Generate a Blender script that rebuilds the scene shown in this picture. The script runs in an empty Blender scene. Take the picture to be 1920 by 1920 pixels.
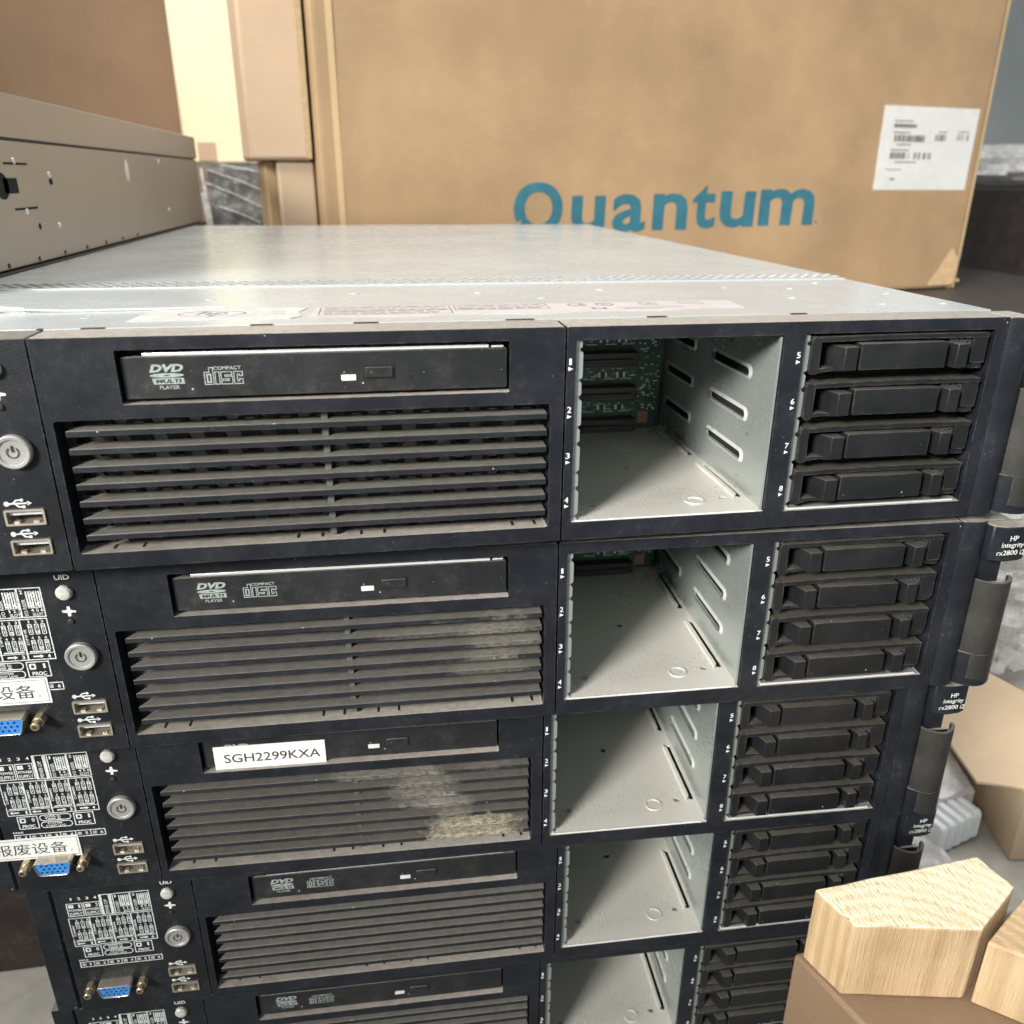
import bpy, bmesh, math, random
from mathutils import Vector, Matrix
from mathutils.geometry import tessellate_polygon
random.seed(7)
scene = bpy.context.scene
R = math.radians
Z0 = 1.197                      # height of the top server's lid above the floor (table top at 0.75 m)

# ------------------------------------------------------------------ camera
cam_d = bpy.data.cameras.new('camera'); cam = bpy.data.objects.new('camera', cam_d)
scene.collection.objects.link(cam); scene.camera = cam
cam_d.sensor_width = 36; cam_d.sensor_fit = 'HORIZONTAL'; cam_d.lens = 36*1548.67/1920
cam_d.clip_start = 0.01; cam_d.clip_end = 60
right = Vector((0.9873, -0.1591*-1, 0)); 
a, b, c = -0.162, -0.383, -0.005
M = Matrix.Rotation(a, 3, 'Z') @ Matrix.Rotation(b, 3, 'X') @ Matrix.Rotation(c, 3, 'Y')
r_, f_, u_ = M.col[0].copy(), M.col[1].copy(), M.col[2].copy()
cm = Matrix((r_, u_, -f_)).transposed()
cam.matrix_world = Matrix.Translation(Vector((-0.0687, -0.2980, 0.0497+Z0))) @ cm.to_4x4()
cam_d.dof.use_dof = True; cam_d.dof.focus_distance = 0.36; cam_d.dof.aperture_fstop = 14

# ------------------------------------------------------------------ world, lamps, exposure
w = bpy.data.worlds.new('World'); scene.world = w; w.use_nodes = True
bg = w.node_tree.nodes['Background']
bg.inputs[0].default_value = (0.92, 0.97, 1.0, 1); bg.inputs[1].default_value = 0.40
def area(name, loc, target, sx, sy, power, col, spread=None):
    d = bpy.data.lights.new(name, 'AREA'); d.shape = 'RECTANGLE'; d.size = sx; d.size_y = sy
    d.energy = power; d.color = col
    if spread: d.spread = R(spread)
    o = bpy.data.objects.new(name, d); scene.collection.objects.link(o)
    o.location = loc; o.rotation_euler = (Vector(target)-Vector(loc)).to_track_quat('-Z', 'Y').to_euler()
    return o
area('window_light', (-1.75, -1.60, Z0+1.15), (0.10, 0.10, Z0+0.13), 0.7, 0.7, 10.0, (1.0, 0.97, 0.92), 34)
area('ceiling_light', (0.1, 0.25, Z0+2.2), (0.1, 0.45, 0), 2.6, 1.8, 54, (1.0, 0.98, 0.95))
area('cream_box_fill', (-0.75, 0.15, Z0+1.5), (-0.30, 1.15, Z0+0.12), 0.5, 0.5, 1.9, (1.0, 0.95, 0.86), 36)  # added fill with no visible source, brightens the cream box
scene.view_settings.view_transform = 'Standard'; scene.view_settings.look = 'None'
scene.view_settings.exposure = 0.0; scene.view_settings.gamma = 1
scene.render.engine = 'CYCLES'
try:
    scene.cycles.use_denoising = True; scene.cycles.denoiser = 'OPENIMAGEDENOISE'
except Exception: pass
scene.cycles.max_bounces = 8

# ------------------------------------------------------------------ materials
def nodes(name):
    m = bpy.data.materials.new(name); m.use_nodes = True
    nt = m.node_tree; return m, nt, nt.nodes['Principled BSDF']
def N(nt, t, **k):
    n = nt.nodes.new(t)
    for kk, v in k.items():
        if kk.startswith('i_'): n.inputs[kk[2:].replace('_', ' ')].default_value = v
        else: setattr(n, kk, v)
    return n
def mixc(nt, fac, c1, c2):
    n = nt.nodes.new('ShaderNodeMix'); n.data_type = 'RGBA'
    for i, v in ((0, fac), (6, c1), (7, c2)):
        if isinstance(v, bpy.types.NodeSocket): nt.links.new(v, n.inputs[i])
        elif isinstance(v, (int, float)): n.inputs[i].default_value = v
        else: n.inputs[i].default_value = (*v, 1)
    return n.outputs[2]
def math_(nt, op, x, y=None, z=None, clamp=False):
    n = nt.nodes.new('ShaderNodeMath'); n.operation = op; n.use_clamp = clamp
    for i, v in enumerate((x, y, z)):
        if v is None: continue
        if isinstance(v, bpy.types.NodeSocket): nt.links.new(v, n.inputs[i])
        else: n.inputs[i].default_value = v
    return n.outputs[0]
def ramp(nt, v, lo, hi):
    n = nt.nodes.new('ShaderNodeMapRange'); n.interpolation_type = 'SMOOTHSTEP'
    nt.links.new(v, n.inputs[0]); n.inputs[1].default_value = lo; n.inputs[2].default_value = hi
    return n.outputs[0]
def noise(nt, scale, detail=3, rough=.6, vec=None, stretch=None):
    tc = nt.nodes.new('ShaderNodeTexCoord'); v = vec or tc.outputs['Object']
    if stretch:
        mp = nt.nodes.new('ShaderNodeMapping'); mp.inputs['Scale'].default_value = stretch
        nt.links.new(v, mp.inputs[0]); v = mp.outputs[0]
    n = nt.nodes.new('ShaderNodeTexNoise'); n.inputs['Scale'].default_value = scale
    n.inputs['Detail'].default_value = detail; n.inputs['Roughness'].default_value = rough
    nt.links.new(v, n.inputs['Vector']); return n.outputs[0]
def specks(nt, scale, rad, gate):
    tc = nt.nodes.new('ShaderNodeTexCoord'); v = nt.nodes.new('ShaderNodeTexVoronoi')
    v.inputs['Scale'].default_value = scale; nt.links.new(tc.outputs['Object'], v.inputs['Vector'])
    s = math_(nt, 'LESS_THAN', v.outputs['Distance'], rad)
    sep = nt.nodes.new('ShaderNodeSeparateColor'); nt.links.new(v.outputs['Color'], sep.inputs[0])
    return math_(nt, 'MULTIPLY', s, math_(nt, 'GREATER_THAN', sep.outputs[0], gate))
def bump(nt, bsdf, h, strength, dist):
    n = nt.nodes.new('ShaderNodeBump'); n.inputs['Strength'].default_value = strength
    n.inputs['Distance'].default_value = dist; nt.links.new(h, n.inputs['Height'])
    nt.links.new(n.outputs[0], bsdf.inputs['Normal'])
def upness(nt, lo=.35, hi=.95):
    g = nt.nodes.new('ShaderNodeNewGeometry'); s = nt.nodes.new('ShaderNodeSeparateXYZ')
    nt.links.new(g.outputs['Normal'], s.inputs[0]); return ramp(nt, s.outputs[2], lo, hi)
def plastic(name, col, rough=.5, dust=.5, dustcol=(.26, .245, .215), grain=.25, speck=.6, film=.12, dirt=None, wear=.5, wearcol=(.30, .30, .29)):
    m, nt, bs = nodes(name)
    big = noise(nt, 35, 4, .65); fine = noise(nt, 1500, 2, .5); mid = noise(nt, 260, 4, .7)
    tint = mixc(nt, ramp(nt, big, .35, .7), col, tuple(min(1, x*1.35+.003) for x in col))
    # thin film of dust on fronts, thicker on upward faces
    f = math_(nt, 'MULTIPLY', math_(nt, 'MULTIPLY', ramp(nt, mid, .45, .85), ramp(nt, big, .3, .7)), film)
    c_ = mixc(nt, f, tint, dustcol)
    u = math_(nt, 'MULTIPLY', upness(nt), math_(nt, 'MULTIPLY_ADD', ramp(nt, mid, .25, .7), .3, .7))
    c_ = mixc(nt, math_(nt, 'MULTIPLY', u, dust), c_, dustcol)
    if wear:                                                        # rubbed edges
        bv = nt.nodes.new('ShaderNodeBevel'); bv.samples = 4; bv.inputs['Radius'].default_value = .0008
        ge = nt.nodes.new('ShaderNodeNewGeometry'); dt = nt.nodes.new('ShaderNodeVectorMath'); dt.operation = 'DOT_PRODUCT'
        nt.links.new(bv.outputs[0], dt.inputs[0]); nt.links.new(ge.outputs['Normal'], dt.inputs[1])
        e_ = math_(nt, 'MULTIPLY', ramp(nt, math_(nt, 'SUBTRACT', 1.0, dt.outputs['Value']), .03, .2), ramp(nt, noise(nt, 160, 5, .75), .40, .80))
        c_ = mixc(nt, math_(nt, 'MULTIPLY', e_, wear), c_, wearcol)
    if speck:
        sp = math_(nt, 'MULTIPLY', specks(nt, 150, .05, .78), speck)
        sp = math_(nt, 'MAXIMUM', sp, math_(nt, 'MULTIPLY', specks(nt, 420, .09, .9), speck*.35))
        c_ = mixc(nt, sp, c_, (.5, .5, .47))
    if dirt: c_ = dirt(nt, c_)
    bs.inputs['Specular IOR Level'].default_value = .36
    nt.links.new(c_, bs.inputs['Base Color'])
    rr = math_(nt, 'MULTIPLY_ADD', big, .25, rough-.12)
    nt.links.new(math_(nt, 'MAXIMUM', rr, math_(nt, 'MULTIPLY', u, .5*dust)), bs.inputs['Roughness'])
    bump(nt, bs, fine, grain, .0003)
    return m
def metal(name, col, rough=.35, metallic=.8, var=.3, scratch=.15, stretch=(3, 80, 80), dust=.2, dustcol=(.5, .48, .43), smudge=.22, lines=0):
    m, nt, bs = nodes(name)
    big = noise(nt, 14, 5, .65); sc = noise(nt, 30, 4, .75, stretch=stretch); fine = noise(nt, 700, 2, .5)
    c_ = mixc(nt, ramp(nt, big, .3, .72), tuple(x*(1-var) for x in col), col)
    c_ = mixc(nt, math_(nt, 'MULTIPLY', upness(nt, .6, .95), math_(nt, 'MULTIPLY', ramp(nt, big, .3, .75), dust)), c_, dustcol)
    rgh = math_(nt, 'MULTIPLY_ADD', ramp(nt, big, .3, .7), smudge, math_(nt, 'MULTIPLY_ADD', sc, .15, rough-.5*smudge-.07))
    if lines:                                                       # fine handling scratches in two directions
        for rot, th in ((.5, .70), (-.9, .715), (1.25, .72)):
            tc = nt.nodes.new('ShaderNodeTexCoord'); vr = nt.nodes.new('ShaderNodeVectorRotate'); vr.rotation_type = 'EULER_XYZ'
            vr.inputs['Rotation'].default_value = (rot*.6, rot*.5, rot); nt.links.new(tc.outputs['Object'], vr.inputs['Vector'])
            l_ = ramp(nt, noise(nt, 9, 2, .4, vec=vr.outputs[0], stretch=(1.2, 130, 130)), th, th+.03)
            c_ = mixc(nt, math_(nt, 'MULTIPLY', l_, lines), c_, tuple(min(1, x*1.5) for x in col))
            rgh = math_(nt, 'MULTIPLY_ADD', l_, .15, rgh)
    nt.links.new(c_, bs.inputs['Base Color']); bs.inputs['Metallic'].default_value = metallic
    nt.links.new(rgh, bs.inputs['Roughness'])
    bump(nt, bs, math_(nt, 'ADD', sc, math_(nt, 'MULTIPLY', fine, .4)), scratch, .0004)
    return m
def plain(name, col, rough=.5, metallic=0, var=.12, scale=120, bumpv=0, emit=None):
    m, nt, bs = nodes(name)
    n = noise(nt, scale, 4, .65)
    c_ = mixc(nt, ramp(nt, n, .3, .72), tuple(x*(1-var) for x in col), tuple(min(1, x*(1+var)) for x in col))
    nt.links.new(c_, bs.inputs['Base Color']); bs.inputs['Roughness'].default_value = rough
    bs.inputs['Metallic'].default_value = metallic
    if bumpv: bump(nt, bs, n, bumpv, .001)
    return m
def cardboard(name, col, var=.22, stain=.25, rot=(1, 1, 1)):
    m, nt, bs = nodes(name)
    big = noise(nt, 5, 6, .62); fib = noise(nt, 40, 5, .75, stretch=(1, 1, 7)); fine = noise(nt, 600, 2, .6)
    c_ = mixc(nt, ramp(nt, big, .32, .7), tuple(x*(1-var) for x in col), col)
    c_ = mixc(nt, math_(nt, 'MULTIPLY', ramp(nt, fib, .5, .8), .3), c_, tuple(min(1, x*1.25) for x in col))
    sm = noise(nt, 11, 4, .6)
    c_ = mixc(nt, math_(nt, 'MULTIPLY', ramp(nt, sm, .62, .8), stain), c_, tuple(x*.5 for x in col))
    sc_ = noise(nt, 26, 6, .8, stretch=(1, 1, .4))
    c_ = mixc(nt, math_(nt, 'MULTIPLY', ramp(nt, sc_, .66, .74), .3), c_, tuple(min(1, x*1.35+.03) for x in col))
    dk = noise(nt, 48, 5, .8)
    c_ = mixc(nt, math_(nt, 'MULTIPLY', ramp(nt, dk, .68, .76), .35*stain/.25), c_, tuple(x*.45 for x in col))
    tc = nt.nodes.new('ShaderNodeTexCoord'); wv = nt.nodes.new('ShaderNodeTexWave'); wv.bands_direction = 'X'; wv.inputs['Scale'].default_value = 42
    wv.inputs['Distortion'].default_value = .6; nt.links.new(tc.outputs['Object'], wv.inputs['Vector'])
    c_ = mixc(nt, math_(nt, 'MULTIPLY', wv.outputs['Fac'], .02), c_, tuple(x*.7 for x in col))
    nt.links.new(c_, bs.inputs['Base Color']); bs.inputs['Roughness'].default_value = .78
    bump(nt, bs, math_(nt, 'ADD', math_(nt, 'MULTIPLY', fib, .6), math_(nt, 'ADD', math_(nt, 'MULTIPLY', fine, .25), math_(nt, 'MULTIPLY', wv.outputs['Fac'], .08))), .35, .0015)
    return m
def dirt_patch(nt, c_, spots=None):
    """dried pale grime splashed over the right half of this grille (object coordinates)"""
    tc = nt.nodes.new('ShaderNodeTexCoord'); s = nt.nodes.new('ShaderNodeSeparateXYZ')
    nt.links.new(tc.outputs['Object'], s.inputs[0])
    n = noise(nt, 160, 5, .75); cr = noise(nt, 620, 4, .8, stretch=(.6, 1, 1.6)); st = noise(nt, 120, 3, .6, stretch=(.35, 1, 2.2))
    out = c_
    for (x, z, rx, rz, amt, col) in spots or ((-.034, .018, .026, .009, .95, (.46, .41, .29)), (-.058, .044, .017, .013, .55, (.33, .31, .26)),
                                     (-.045, .033, .012, .011, .5, (.34, .32, .26)), (-.074, .056, .026, .006, .5, (.30, .285, .24)), (-.03, .06, .02, .006, .35, (.26, .25, .21))):
        dx = math_(nt, 'DIVIDE', math_(nt, 'ADD', s.outputs[0], -x), rx); dz = math_(nt, 'DIVIDE', math_(nt, 'ADD', s.outputs[2], -z), rz)
        d = math_(nt, 'SQRT', math_(nt, 'ADD', math_(nt, 'MULTIPLY', dx, dx), math_(nt, 'MULTIPLY', dz, dz)))
        v = math_(nt, 'SUBTRACT', math_(nt, 'ADD', math_(nt, 'MULTIPLY', n, 1.6), math_(nt, 'MULTIPLY', st, .7)), math_(nt, 'ADD', d, .05))
        g = math_(nt, 'MULTIPLY', math_(nt, 'MULTIPLY', ramp(nt, v, 0, .5), ramp(nt, cr, .30, .66)), amt)
        out = mixc(nt, g, out, col)
    return out

MT = {}
MT['bezel'] = plastic('bezel_plastic', (.0080, .0095, .0130), .40, dust=.9, dustcol=(.36, .33, .29), film=.07)
MT['panel'] = plastic('panel_plastic', (.0085, .0092, .0118), .44, dust=.8, film=.10, speck=.7)
MT['grille'] = plastic('grille_plastic', (.008, .0095, .012), .48, dust=.95, dustcol=(.165, .156, .138), film=.10)
MT['grille_dirty'] = plastic('grimy_grille_plastic', (.012, .0125, .0135), .6, dust=.9, dustcol=(.125, .117, .102), film=.12, dirt=dirt_patch)
MT['grille_dusty'] = plastic('dusty_grille_plastic', (.009, .0105, .0125), .55, dust=.95, dustcol=(.140, .132, .117), film=.12, dirt=lambda nt, c_: dirt_patch(nt, c_, ((-.024, .044, .018, .012, .4, (.33, .31, .25)), (-.05, .048, .03, .006, .25, (.28, .27, .23)), (-.03, .030, .02, .008, .3, (.30, .28, .23)))))
MT['carrier'] = plastic('carrier_plastic', (.0085, .0088, .0095), .36, dust=.6, film=.05, dustcol=(.12, .11, .092), wear=.55, wearcol=(.32, .32, .31))
MT['lever'] = plastic('lever_plastic', (.020, .019, .0165), .55, dust=.35, film=.06, speck=.2, wear=.3)
MT['vent'] = plastic('vent_plastic', (.030, .030, .030), .45, dust=.3, film=.1, wear=.3)
MT['rib'] = plastic('rib_plastic_sheen', (.085, .085, .08), .5, dust=.5, film=.3)  # grille plastic in lighter grey: dust plus painted-in reflection
MT['screen'] = plain('screen_black', (.016, .014, .0125), .6, var=.4, scale=300)
MT['black'] = plain('black_void', (.004, .004, .004), .9)
MT['zinc'] = metal('zinc_plated_steel', (.45, .485, .46), .30, .62, var=.10, scratch=.03, stretch=(60, 4, 60), dust=.5, dustcol=(.72, .69, .6), smudge=.12)
MT['rim'] = metal('rim_zinc_highlight', (.74, .78, .74), .3, .5, var=.1, scratch=.04, dust=0)  # wall zinc in a lighter colour, painting the highlight on the slot edges
MT['zincfloor_lit'] = metal('zinc_floor_lit', (.72, .705, .645), .30, .38, var=.08, scratch=.015, stretch=(60, 4, 60), dust=.5, dustcol=(.68, .655, .59), smudge=.1)  # same zinc sheet as the walls, reflected light put into its paler colour
MT['lid'] = metal('lid_steel', (.54, .59, .605), .25, .40, var=.05, scratch=.010, stretch=(2, 30, 30), dust=.2, dustcol=(.52, .55, .55), smudge=.07)
MT['side'] = metal('painted_grey_steel', (.46, .44, .40), .36, .6, var=.06, scratch=.02, dust=.05, smudge=.06)
MT['bright'] = metal('bright_steel', (.86, .86, .85), .3, .45, var=.1, scratch=.05, dust=0)
MT['drive'] = plastic('drive_plastic', (.012, .0125, .0135), .45, dust=.6, film=.16, speck=.8, dustcol=(.22, .21, .19))
MT['ink'] = plain('white_ink', (.62, .64, .62), .6, scale=900, var=.25)
MT['greyink'] = plain('grey_ink', (.27, .31, .285), .6, scale=900, var=.2)
MT['darkink'] = plain('dark_ink', (.03, .03, .032), .6)
MT['led'] = plain('pale_led_plastic', (.62, .62, .60), .35)
MT['button'] = metal('button_silver', (.33, .33, .31), .38, .35, var=.2, scratch=.15, dust=.2)
MT['uid'] = plain('frosted_button', (.50, .49, .45), .3, var=.2, scale=400)
MT['usb'] = metal('usb_steel', (.72, .66, .55), .35, .85, dust=.3)
MT['gold'] = metal('brass_screw', (.72, .62, .44), .32, .9, dust=.1)
MT['vga'] = plain('vga_blue', (.045, .22, .60), .42, var=.15)
MT['paper'] = plain('white_label_paper', (.70, .70, .67), .6, var=.04, scale=60)
MT['pinkpaper'] = plain('pinkish_label_paper', (.42, .385, .38), .5, var=.06, scale=90)
MT['lidpaper'] = plain('worn_label_paper', (.43, .43, .41), .55, var=.1, scale=90)
MT['inkline'] = plain('label_print', (.16, .13, .13), .6, var=.3, scale=700)
MT['pcb'] = plain('green_board', (.022, .085, .048), .45, var=.5, scale=350)
MT['conn'] = plain('black_connector', (.010, .009, .010), .4)
MT['copper'] = plain('copper_patch', (.42, .19, .12), .45, var=.2)
MT['solder'] = plain('solder', (.82, .84, .78), .35)
MT['box'] = cardboard('tan_cardboard', (.455, .30, .165), var=.26, stain=.4)
MT['boxedge'] = cardboard('cardboard_edge', (.66, .47, .26))
MT['cream'] = cardboard('cream_cardboard', (.95, .84, .58), var=.08, stain=.05)
MT['pinkbox'] = cardboard('pinkish_cardboard', (.60, .43, .29), var=.12, stain=.1)
MT['tan2'] = cardboard('buff_cardboard', (.58, .44, .295), var=.15, stain=.1)
MT['brown'] = cardboard('brown_cardboard', (.34, .215, .13), var=.2, stain=.2)
MT['kraft'] = cardboard('kraft_cardboard', (.20, .13, .075), var=.2, stain=.3)
MT['teal'] = plain('teal_ink', (.032, .155, .205), .7, var=.12, scale=60)
MT['cabinet'] = plastic('cabinet_brown', (.022, .016, .013), .5, dust=.06, film=.2, speck=.2)
MT['wall'] = plain('wall_paint', (.46, .50, .48), .8, var=.06, scale=3)
MT['floor'] = plain('concrete', (.30, .29, .27), .8, var=.2, scale=6, bumpv=.2)
MT['table'] = plain('table_grey', (.42, .40, .36), .6, var=.15, scale=30)

# ------------------------------------------------------------------ mesh builder (millimetres)
_txt = {}
def text_polys(s, bold=0.0, shear=0.0):
    k = (s, bold, shear)
    if k in _txt: return _txt[k]
    cu = bpy.data.curves.new('lettering', 'FONT'); cu.body = s; cu.size = 1; cu.offset = bold; cu.shear = shear
    cu.resolution_u = 3; cu.align_x = 'LEFT'
    o = bpy.data.objects.new('lettering', cu); scene.collection.objects.link(o)
    dg = bpy.context.evaluated_depsgraph_get(); me = bpy.data.meshes.new_from_object(o.evaluated_get(dg))
    vs = [v.co.copy() for v in me.vertices]; fs = [tuple(p.vertices) for p in me.polygons]
    bpy.data.objects.remove(o); bpy.data.curves.remove(cu); bpy.data.meshes.remove(me)
    _txt[k] = (vs, fs); return vs, fs
def circ(cx, cz, r, n=16, rz=None, a0=0):
    rz = rz or r
    return [(cx+r*math.cos(a0+2*math.pi*i/n), cz+rz*math.sin(a0+2*math.pi*i/n)) for i in range(n)]
def rr(x0, x1, z0, z1, r, n=4):
    if r <= 0: return [(x0, z0), (x1, z0), (x1, z1), (x0, z1)]
    o = []
    for cx, cz, a0 in ((x1-r, z0+r, -90), (x1-r, z1-r, 0), (x0+r, z1-r, 90), (x0+r, z0+r, 180)):
        for i in range(n+1):
            t = R(a0+90*i/n); o.append((cx+r*math.cos(t), cz+r*math.sin(t)))
    return o
MAPS = {'xz': lambda p, d: (p[0], d, p[1]), 'xy': lambda p, d: (p[0], p[1], d), 'yz': lambda p, d: (d, p[0], p[1])}
class MB:
    off = Vector((0, 0, 88.0))         # server parts: lid at 0, origin at the base
    def __init__(s, off=None):
        s.bm = bmesh.new(); s.mi = 0; s.o = s.off if off is None else Vector(off)
    def v(s, p): return s.bm.verts.new(Vector(p)+s.o)
    def f(s, vs):
        try: fc = s.bm.faces.new(vs); fc.material_index = s.mi
        except ValueError: pass
    def poly(s, pts): s.f([s.v(p) for p in pts])
    def box(s, x0, x1, y0, y1, z0, z1):
        vs = [s.v((x, y, z)) for x in (x0, x1) for y in (y0, y1) for z in (z0, z1)]
        for q in ((0, 1, 3, 2), (4, 6, 7, 5), (0, 4, 5, 1), (2, 3, 7, 6), (0, 2, 6, 4), (1, 5, 7, 3)): s.f([vs[i] for i in q])
        return s
    def extr(s, outer, d0, d1, holes=(), plane='xz'):
        loops = [list(outer)]+[list(h) for h in holes]; mp = MAPS[plane]
        tris = tessellate_polygon([[Vector((p[0], p[1], 0)) for p in l] for l in loops])
        flat = [p for l in loops for p in l]
        A = [s.v(mp(p, d0)) for p in flat]; B = [s.v(mp(p, d1)) for p in flat]
        for t in tris: s.f([A[i] for i in t]); s.f([B[i] for i in reversed(t)])
        i = 0
        for l in loops:
            n = len(l)
            for k in range(n): s.f([A[i+k], A[i+(k+1) % n], B[i+(k+1) % n], B[i+k]])
            i += n
        return s
    def flat(s, outer, d, holes=(), plane='xz'):
        loops = [list(outer)]+[list(h) for h in holes]; mp = MAPS[plane]
        tris = tessellate_polygon([[Vector((p[0], p[1], 0)) for p in l] for l in loops])
        A = [s.v(mp(p, d)) for l in loops for p in l]
        for t in tris: s.f([A[i] for i in t])
        return s
    def frame(s, x0, x1, z0, z1, t, d, r=0, plane='xz'):
        return s.flat(rr(x0, x1, z0, z1, r), d, [rr(x0+t, x1-t, z0+t, z1-t, max(0, r-t))], plane)
    def rect(s, x0, x1, z0, z1, d, plane='xz'):
        mp = MAPS[plane]; s.poly([mp(p, d) for p in ((x0, z0), (x1, z0), (x1, z1), (x0, z1))]); return s
    def text(s, st, x0, x1, z0, z1, d, bold=.01, shear=0, rot=0, plane='xz', shift=0):
        vs, fs = text_polys(st, bold, shear)
        if not vs: return s
        if st == '1': x0, x1 = (x0+x1)/2-(z1-z0)*.24, (x0+x1)/2+(z1-z0)*.18
        ax, bx = min(v.x for v in vs), max(v.x for v in vs); ay, by = min(v.y for v in vs), max(v.y for v in vs)
        mp = MAPS[plane]; out = []
        for v in vs:
            tx, ty = (v.x-ax)/max(1e-6, bx-ax), (v.y-ay)/max(1e-6, by-ay)
            if rot: tx, ty = 1-ty, tx
            out.append(s.v(mp((x0+tx*(x1-x0)+ty*shift, z0+ty*(z1-z0)), d)))
        for q in fs: s.f([out[i] for i in q])
        return s
    def sweep(s, pts, r, n=6, close=False):
        P = [Vector(p) for p in pts]; rings = []
        for i, p in enumerate(P):
            t = (P[min(i+1, len(P)-1)]-P[max(i-1, 0)]).normalized()
            up = Vector((0, 0, 1)) if abs(t.z) < .9 else Vector((1, 0, 0))
            a_ = t.cross(up).normalized(); b_ = t.cross(a_)
            rings.append([s.v(p+a_*r*math.cos(2*math.pi*k/n)+b_*r*math.sin(2*math.pi*k/n)) for k in range(n)])
        for i in range(len(rings)-1):
            for k in range(n): s.f([rings[i][k], rings[i][(k+1) % n], rings[i+1][(k+1) % n], rings[i+1][k]])
        s.f(rings[0][::-1]); s.f(rings[-1]); return s
    def lathe_y(s, cx, cz, prof, n=24):
        """profile of (radius, y) revolved about the front-back axis through (cx, cz)"""
        rings = [[s.v((cx+r*math.cos(2*math.pi*k/n), y, cz+r*math.sin(2*math.pi*k/n))) for k in range(n)] for r, y in prof]
        for i in range(len(rings)-1):
            for k in range(n): s.f([rings[i][k], rings[i][(k+1) % n], rings[i+1][(k+1) % n], rings[i+1][k]])
        s.f(rings[0]); s.f(rings[-1][::-1]); return s
    def build(s, name, mats, parent=None, bevel=0, smooth=35, seg=2, recalc=True):
        if recalc: bmesh.ops.recalc_face_normals(s.bm, faces=s.bm.faces)
        for v_ in s.bm.verts: v_.co *= .001
        me = bpy.data.meshes.new(name); s.bm.to_mesh(me); s.bm.free()
        for m_ in (mats if isinstance(mats, (list, tuple)) else [mats]): me.materials.append(m_)
        if smooth: me.shade_smooth(); me.set_sharp_from_angle(angle=R(smooth))
        o = bpy.data.objects.new(name, me); scene.collection.objects.link(o)
        if parent: o.parent = parent
        if bevel:
            bv = o.modifiers.new('bevel', 'BEVEL'); bv.width = bevel*.001; bv.segments = seg
            bv.limit_method = 'ANGLE'; bv.angle_limit = R(40)
        return o
def tag(o, label=None, cat=None, group=None, kind=None):
    if label: o['label'] = label
    if cat: o['category'] = cat
    if group: o['group'] = group
    if kind: o['kind'] = kind
    return o
def empty(name, loc=(0, 0, 0), rot=(0, 0, 0)):
    o = bpy.data.objects.new(name, None); scene.collection.objects.link(o)
    o.location = loc; o.rotation_euler = rot; o.empty_display_size = .02; return o
def copy_tree(o, parent=None):
    c_ = o.copy(); scene.collection.objects.link(c_)
    if parent: c_.parent = parent
    for ch in list(o.children): copy_tree(ch, c_)
    return c_
def child(o, name):
    for ch in o.children:
        if ch.name.split('.')[0] == name: return ch

# ------------------------------------------------------------------ setting
def wm(z): return z/1000+Z0
st = MB((0, 0, 0)); st.box(-4000, 5000, -3000, 6000, -40, 0)
tag(st.build('floor', MT['floor']), kind='structure')
st = MB((0, 0, 0)); st.box(-4000, 5000, 3400, 3500, 0, 3200); st.mi = 0
wl = tag(st.build('wall', MT['wall']), 'pale grey green painted wall far behind the boxes', 'wall')
# table
tb = empty('table', (0, .6, 0)); tag(tb, 'grey table carrying the stack of black servers and the packing', 'table')
t_ = MB((0, 0, 0)); t_.box(-900, 1500, -510, 900, 722, 750); t_.build('tabletop', MT['table'], tb, bevel=2)
for x in (-840, 1440):
    for y in (-460, 840):
        t_ = MB((0, 0, 0)); t_.box(x-25, x+25, y-25, y+25, 0, 722); t_.build('leg', MT['cabinet'], tb)

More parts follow.
